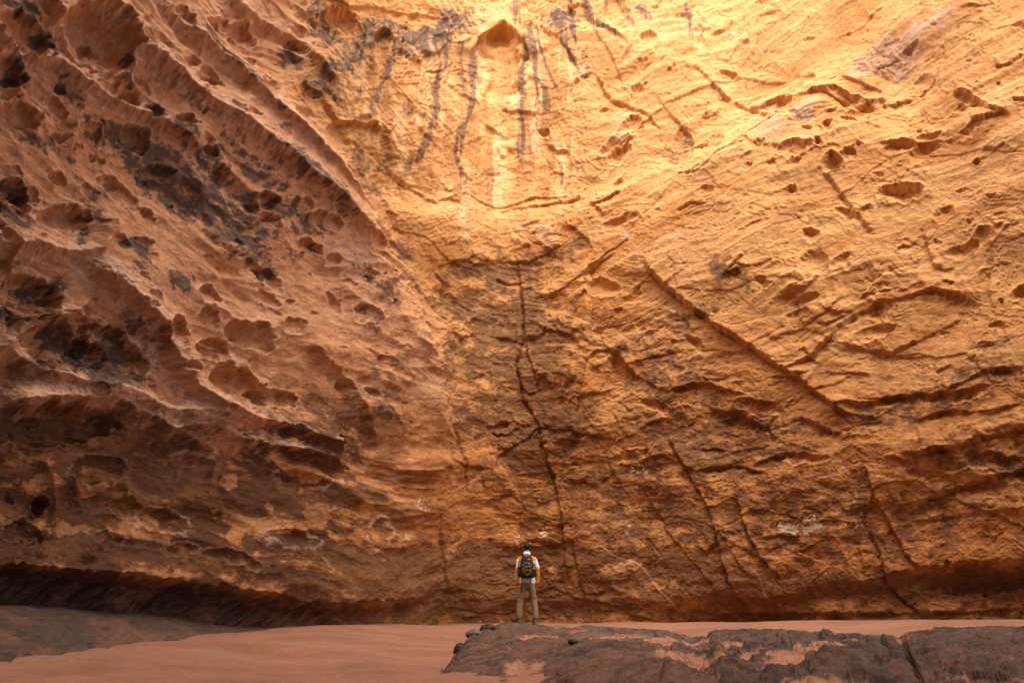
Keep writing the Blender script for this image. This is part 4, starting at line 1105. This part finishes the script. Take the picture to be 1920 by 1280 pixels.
# shoes
for (hx, hy, yaw) in [(-.205, -.05, math.radians(42)), (.185, -.07, math.radians(8))]:
    bm = bmesh.new()
    prof_s = [(-.035, .030, .060, .0), (0, .040, .085, 0), (.05, .042, .092, 0), (.10, .043, .080, 0), (.16, .048, .058, 0), (.215, .044, .046, 0), (.25, .024, .030, 0)]
    rs_ = []
    for (yy, w, hgt, _) in prof_s:
        r = []
        for k_ in range(16):
            a_ = 2 * math.pi * k_ / 16
            c_, s_ = math.cos(a_), math.sin(a_)
            r.append(bm.verts.new((w * math.copysign(abs(c_) ** .7, c_), yy, .022 + hgt / 2 + hgt / 2 * math.copysign(abs(s_) ** .8, s_))))
        rs_.append(r)
    for a_, b_ in zip(rs_[:-1], rs_[1:]):
        for k_ in range(16): bm.faces.new((a_[k_], b_[k_], b_[(k_ + 1) % 16], a_[(k_ + 1) % 16]))
    bm.faces.new(rs_[0]); bm.faces.new(rs_[-1][::-1])
    tube_bm(bm, [(0, .012, .07), (0, .008, .105), (0, .005, .13)], [(.040, .046), (.038, .044), (.036, .042)], 16, frame=(0, 1, 0))
    shoe = obj_bm("shoe", bm, M_SHOE, person)
    shoe.location = (hx, hy, 0); shoe.rotation_euler = (0, 0, yaw)
    bm = bmesh.new()
    lo, hi = [], []
    outline = [(-.042, .0), (-.03, .033), (.02, .043), (.09, .045), (.16, .052), (.22, .046), (.255, .022), (.262, 0)]
    loop = [(w, yy) for yy, w in outline] + [(-w, yy) for yy, w in outline[::-1][1:-1]]
    for w, yy in loop:
        toe = .012 * max(0, (yy - .2) / .06)
        lo.append(bm.verts.new((w * .94, yy * .98, toe))); hi.append(bm.verts.new((w, yy, .034 + toe * .5 + (.012 if yy < .02 else 0))))
    n_ = len(loop)
    for k_ in range(n_): bm.faces.new((lo[k_], lo[(k_ + 1) % n_], hi[(k_ + 1) % n_], hi[k_]))
    bm.faces.new(lo[::-1]); bm.faces.new(hi)
    sole = obj_bm("sole", bm, M_SOLE, shoe, smooth=False)
    bm = bmesh.new()
    tube_bm(bm, [(-.041, .0, .06), (-.030, -.028, .066), (0, -.038, .07), (.030, -.028, .066), (.041, 0, .06)], [.005] * 5, 6)
    obj_bm("heel_trim", bm, M_WHITEP, shoe)

# ================================================================== BACKPACK
pack = bpy.data.objects.new("backpack", None); C.objects.link(pack)
pack.location = person.location; pack.rotation_euler = person.rotation_euler; pack.scale = person.scale
tag(pack, "black backpack with orange zigzag bungee cord worn on the person's back", "backpack")
bm = bmesh.new()
zz_ = [.945, .955, .985, 1.05, 1.15, 1.24, 1.32, 1.38, 1.425, 1.45, 1.458]
wx_ = [.10, .150, .185, .198, .190, .172, .152, .140, .125, .095, .04]
dy_ = [.06, .085, .105, .118, .115, .105, .090, .078, .062, .045, .02]
rings = []
for z0, w, dpt in zip(zz_, wx_, dy_):
    r = []
    for k_ in range(36):
        a_ = 2 * math.pi * k_ / 36; c_, s_ = math.cos(a_), math.sin(a_)
        r.append(bm.verts.new((w * math.copysign(abs(c_) ** .75, c_), -.235 + .0 + dpt * math.copysign(abs(s_) ** .8, s_), z0)))
    rings.append(r)
for a_, b_ in zip(rings[:-1], rings[1:]):
    for k_ in range(36): bm.faces.new((a_[k_], a_[(k_ + 1) % 36], b_[(k_ + 1) % 36], b_[k_]))
bm.faces.new(rings[0][::-1]); bm.faces.new(rings[-1])
bag = obj_bm("main_bag", bm, M_PACK, None)
bake(bag, [('SUBSURF', dict(levels=2, render_levels=2))]); wrinkle(bag, .006, 10, 2); bag.parent = pack
def back_y(x, z):         # outer surface of the bag
    w = np.interp(z, zz_, wx_); dpt = np.interp(z, zz_, dy_)
    c_ = min(abs(x) / w, .98); th = math.acos(c_ ** (1 / .75)); return -.235 - dpt * math.sin(th) ** .8
def strip(name, pts, w, mat, th=.006, parent=pack):
    bm = bmesh.new()
    tube_bm(bm, pts, [(w, th)] * len(pts), 8, 4)
    return obj_bm(name, bm, mat, parent)
# front pocket panel
bm = bmesh.new()
gr = []
for z0 in np.linspace(.985, 1.30, 16):
    row = []
    wpk = np.interp(z0, [.985, 1.02, 1.2, 1.27, 1.30], [.10, .135, .130, .100, .05])
    for q0 in np.linspace(-1, 1, 15):
        x0 = q0 * wpk; row.append(bm.verts.new((x0, back_y(x0, z0) - .002 - .022 * (1 - q0 ** 4) * min(1, (1.302 - z0) / .03, (z0 - .983) / .02), z0)))
    gr.append(row)
for a_, b_ in zip(gr[:-1], gr[1:]):
    for k_ in range(14): bm.faces.new((a_[k_], a_[k_ + 1], b_[k_ + 1], b_[k_]))
obj_bm("front_pocket", bm, M_PACK, pack)
def cy(x, z): return back_y(x, z) - .032
cordpts = [[(-.115, 1.225), (-.06, 1.268), (.06, 1.27), (.115, 1.24)],
           [(-.12, 1.222), (.0, 1.195), (.12, 1.200)], [(.11, 1.215), (.0, 1.185), (-.10, 1.165), (-.105, 1.15), (.10, 1.10), (.09, 1.08)],
           [(-.105, 1.15), (-.09, 1.10), (.0, 1.115), (.09, 1.125), (.10, 1.15)], [(-.09, 1.10), (-.04, 1.035), (.0, .995), (.05, 1.04), (.095, 1.085)]]
bm = bmesh.new()
for pl in cordpts:
    pts = []
    for (x0, z0), (x1, z1) in zip(pl[:-1], pl[1:]):
        for f in np.linspace(0, 1, 7)[:-1]:
            x_c, z_c = x0 + f * (x1 - x0), z0 + f * (z1 - z0); pts.append((x_c, cy(x_c, z_c), z_c))
    pts.append((pl[-1][0], cy(*pl[-1]), pl[-1][1]))
    tube_bm(bm, pts, [.0052] * len(pts), 6)
obj_bm("bungee_cord", bm, M_CORD, pack)
strip("zip_pull", [(.052, cy(.052, 1.262) - .004, 1.262), (.056, cy(.056, 1.21) - .008, 1.21), (.066, cy(.06, 1.165) - .006, 1.165)], .009, M_CORD)
# emblem: quarter dome made of three nested curved bands, a line of small letters to its left
emb = []
bm = bmesh.new()
def band(r0, r1):
    v0 = []
    for a_ in np.linspace(0, math.pi / 2, 9):
        for r_ in (r0, r1):
            x0 = .085 - .046 + r_ * math.sin(a_) ; z0 = 1.345 + .026 * (r_ / .046) * math.cos(a_)
            v0.append(bm.verts.new((x0, back_y(x0, z0) - .012, z0)))
    for k_ in range(8):
        bm.faces.new((v0[2 * k_], v0[2 * k_ + 1], v0[2 * k_ + 3], v0[2 * k_ + 2]))
band(.034, .046); band(.019, .029); band(.004, .014)
emblem = obj_bm("emblem", bm, M_EMB, pack, smooth=False)
bake(emblem, [('SOLIDIFY', dict(thickness=.004))])
tc_ = bpy.data.curves.new("lettering", 'FONT'); tc_.body = "THE\nNORTH\nFACE"; tc_.size = .0125; tc_.align_x = 'RIGHT'; tc_.extrude = .001; tc_.space_line = .85
to = bpy.data.objects.new("lettering", tc_); C.objects.link(to)
dg = bpy.context.evaluated_depsgraph_get(); dg.update()
tme = bpy.data.meshes.new_from_object(to.evaluated_get(dg)); bpy.data.objects.remove(to)
tme.materials.append(M_EMB)
to = bpy.data.objects.new("lettering", tme); C.objects.link(to); to.parent = pack
to.location = (.036, back_y(.02, 1.35) - .013, 1.363); to.rotation_euler = (math.pi / 2, 0, 0)
# shoulder straps, haul loop, hanging webbing, side pieces
for sx in (-1, 1):
    strip("shoulder_strap", [(sx * .085, -.165, 1.40), (sx * .098, -.125, 1.475), (sx * .108, -.055, 1.505), (sx * .118, .02, 1.498), (sx * .125, .10, 1.43), (sx * .135, .15, 1.30), (sx * .160, .145, 1.15), (sx * .195, .08, 1.06), (sx * .200, -.10, 1.02)], .030, M_STRAP, .010)
bm = bmesh.new()
tube_bm(bm, [(-.045, -.235, 1.44), (-.035, -.232, 1.475), (0, -.23, 1.485), (.035, -.232, 1.475), (.045, -.235, 1.44)], [(.010, .006)] * 5, 8)
obj_bm("haul_loop", bm, M_STRAP, pack)
strip("hanging_strap", [(-.125, -.20, .975), (-.132, -.195, .90), (-.138, -.185, .82), (-.142, -.165, .73), (-.140, -.150, .645)], .010, M_STRAP, .003)
strip("hanging_strap", [(.075, -.20, .97), (.078, -.19, .90), (.074, -.18, .835)], .013, M_STRAP, .003)
strip("side_strap", [(-.165, -.19, 1.345), (-.200, -.19, 1.30), (-.205, -.185, 1.22), (-.192, -.18, 1.16)], .012, M_STRAP, .006)
bm = bmesh.new(); tube_bm(bm, [(-.205, -.20, 1.20), (-.215, -.20, 1.175), (-.20, -.20, 1.14)], [(.02, .02), (.03, .025), (.015, .015)], 10); obj_bm("buckle", bm, M_STRAP, pack)
for sx in (-1, 1):
    bm = bmesh.new(); tube_bm(bm, [(sx * .170, -.215, .975), (sx * .192, -.215, 1.03), (sx * .196, -.215, 1.12), (sx * .190, -.215, 1.19 if sx > 0 else 1.13)], [(.025, .06), (.032, .07), (.030, .07), (.022, .06)], 14, frame=(0, 1, 0))
    obj_bm("side_pocket", bm, M_PACK, pack)
bm = bmesh.new(); tube_bm(bm, [(.168, -.318, 1.155), (.170, -.330, 1.155)], [.018, .016], 16); obj_bm("round_badge", bm, M_WHITEP, pack)
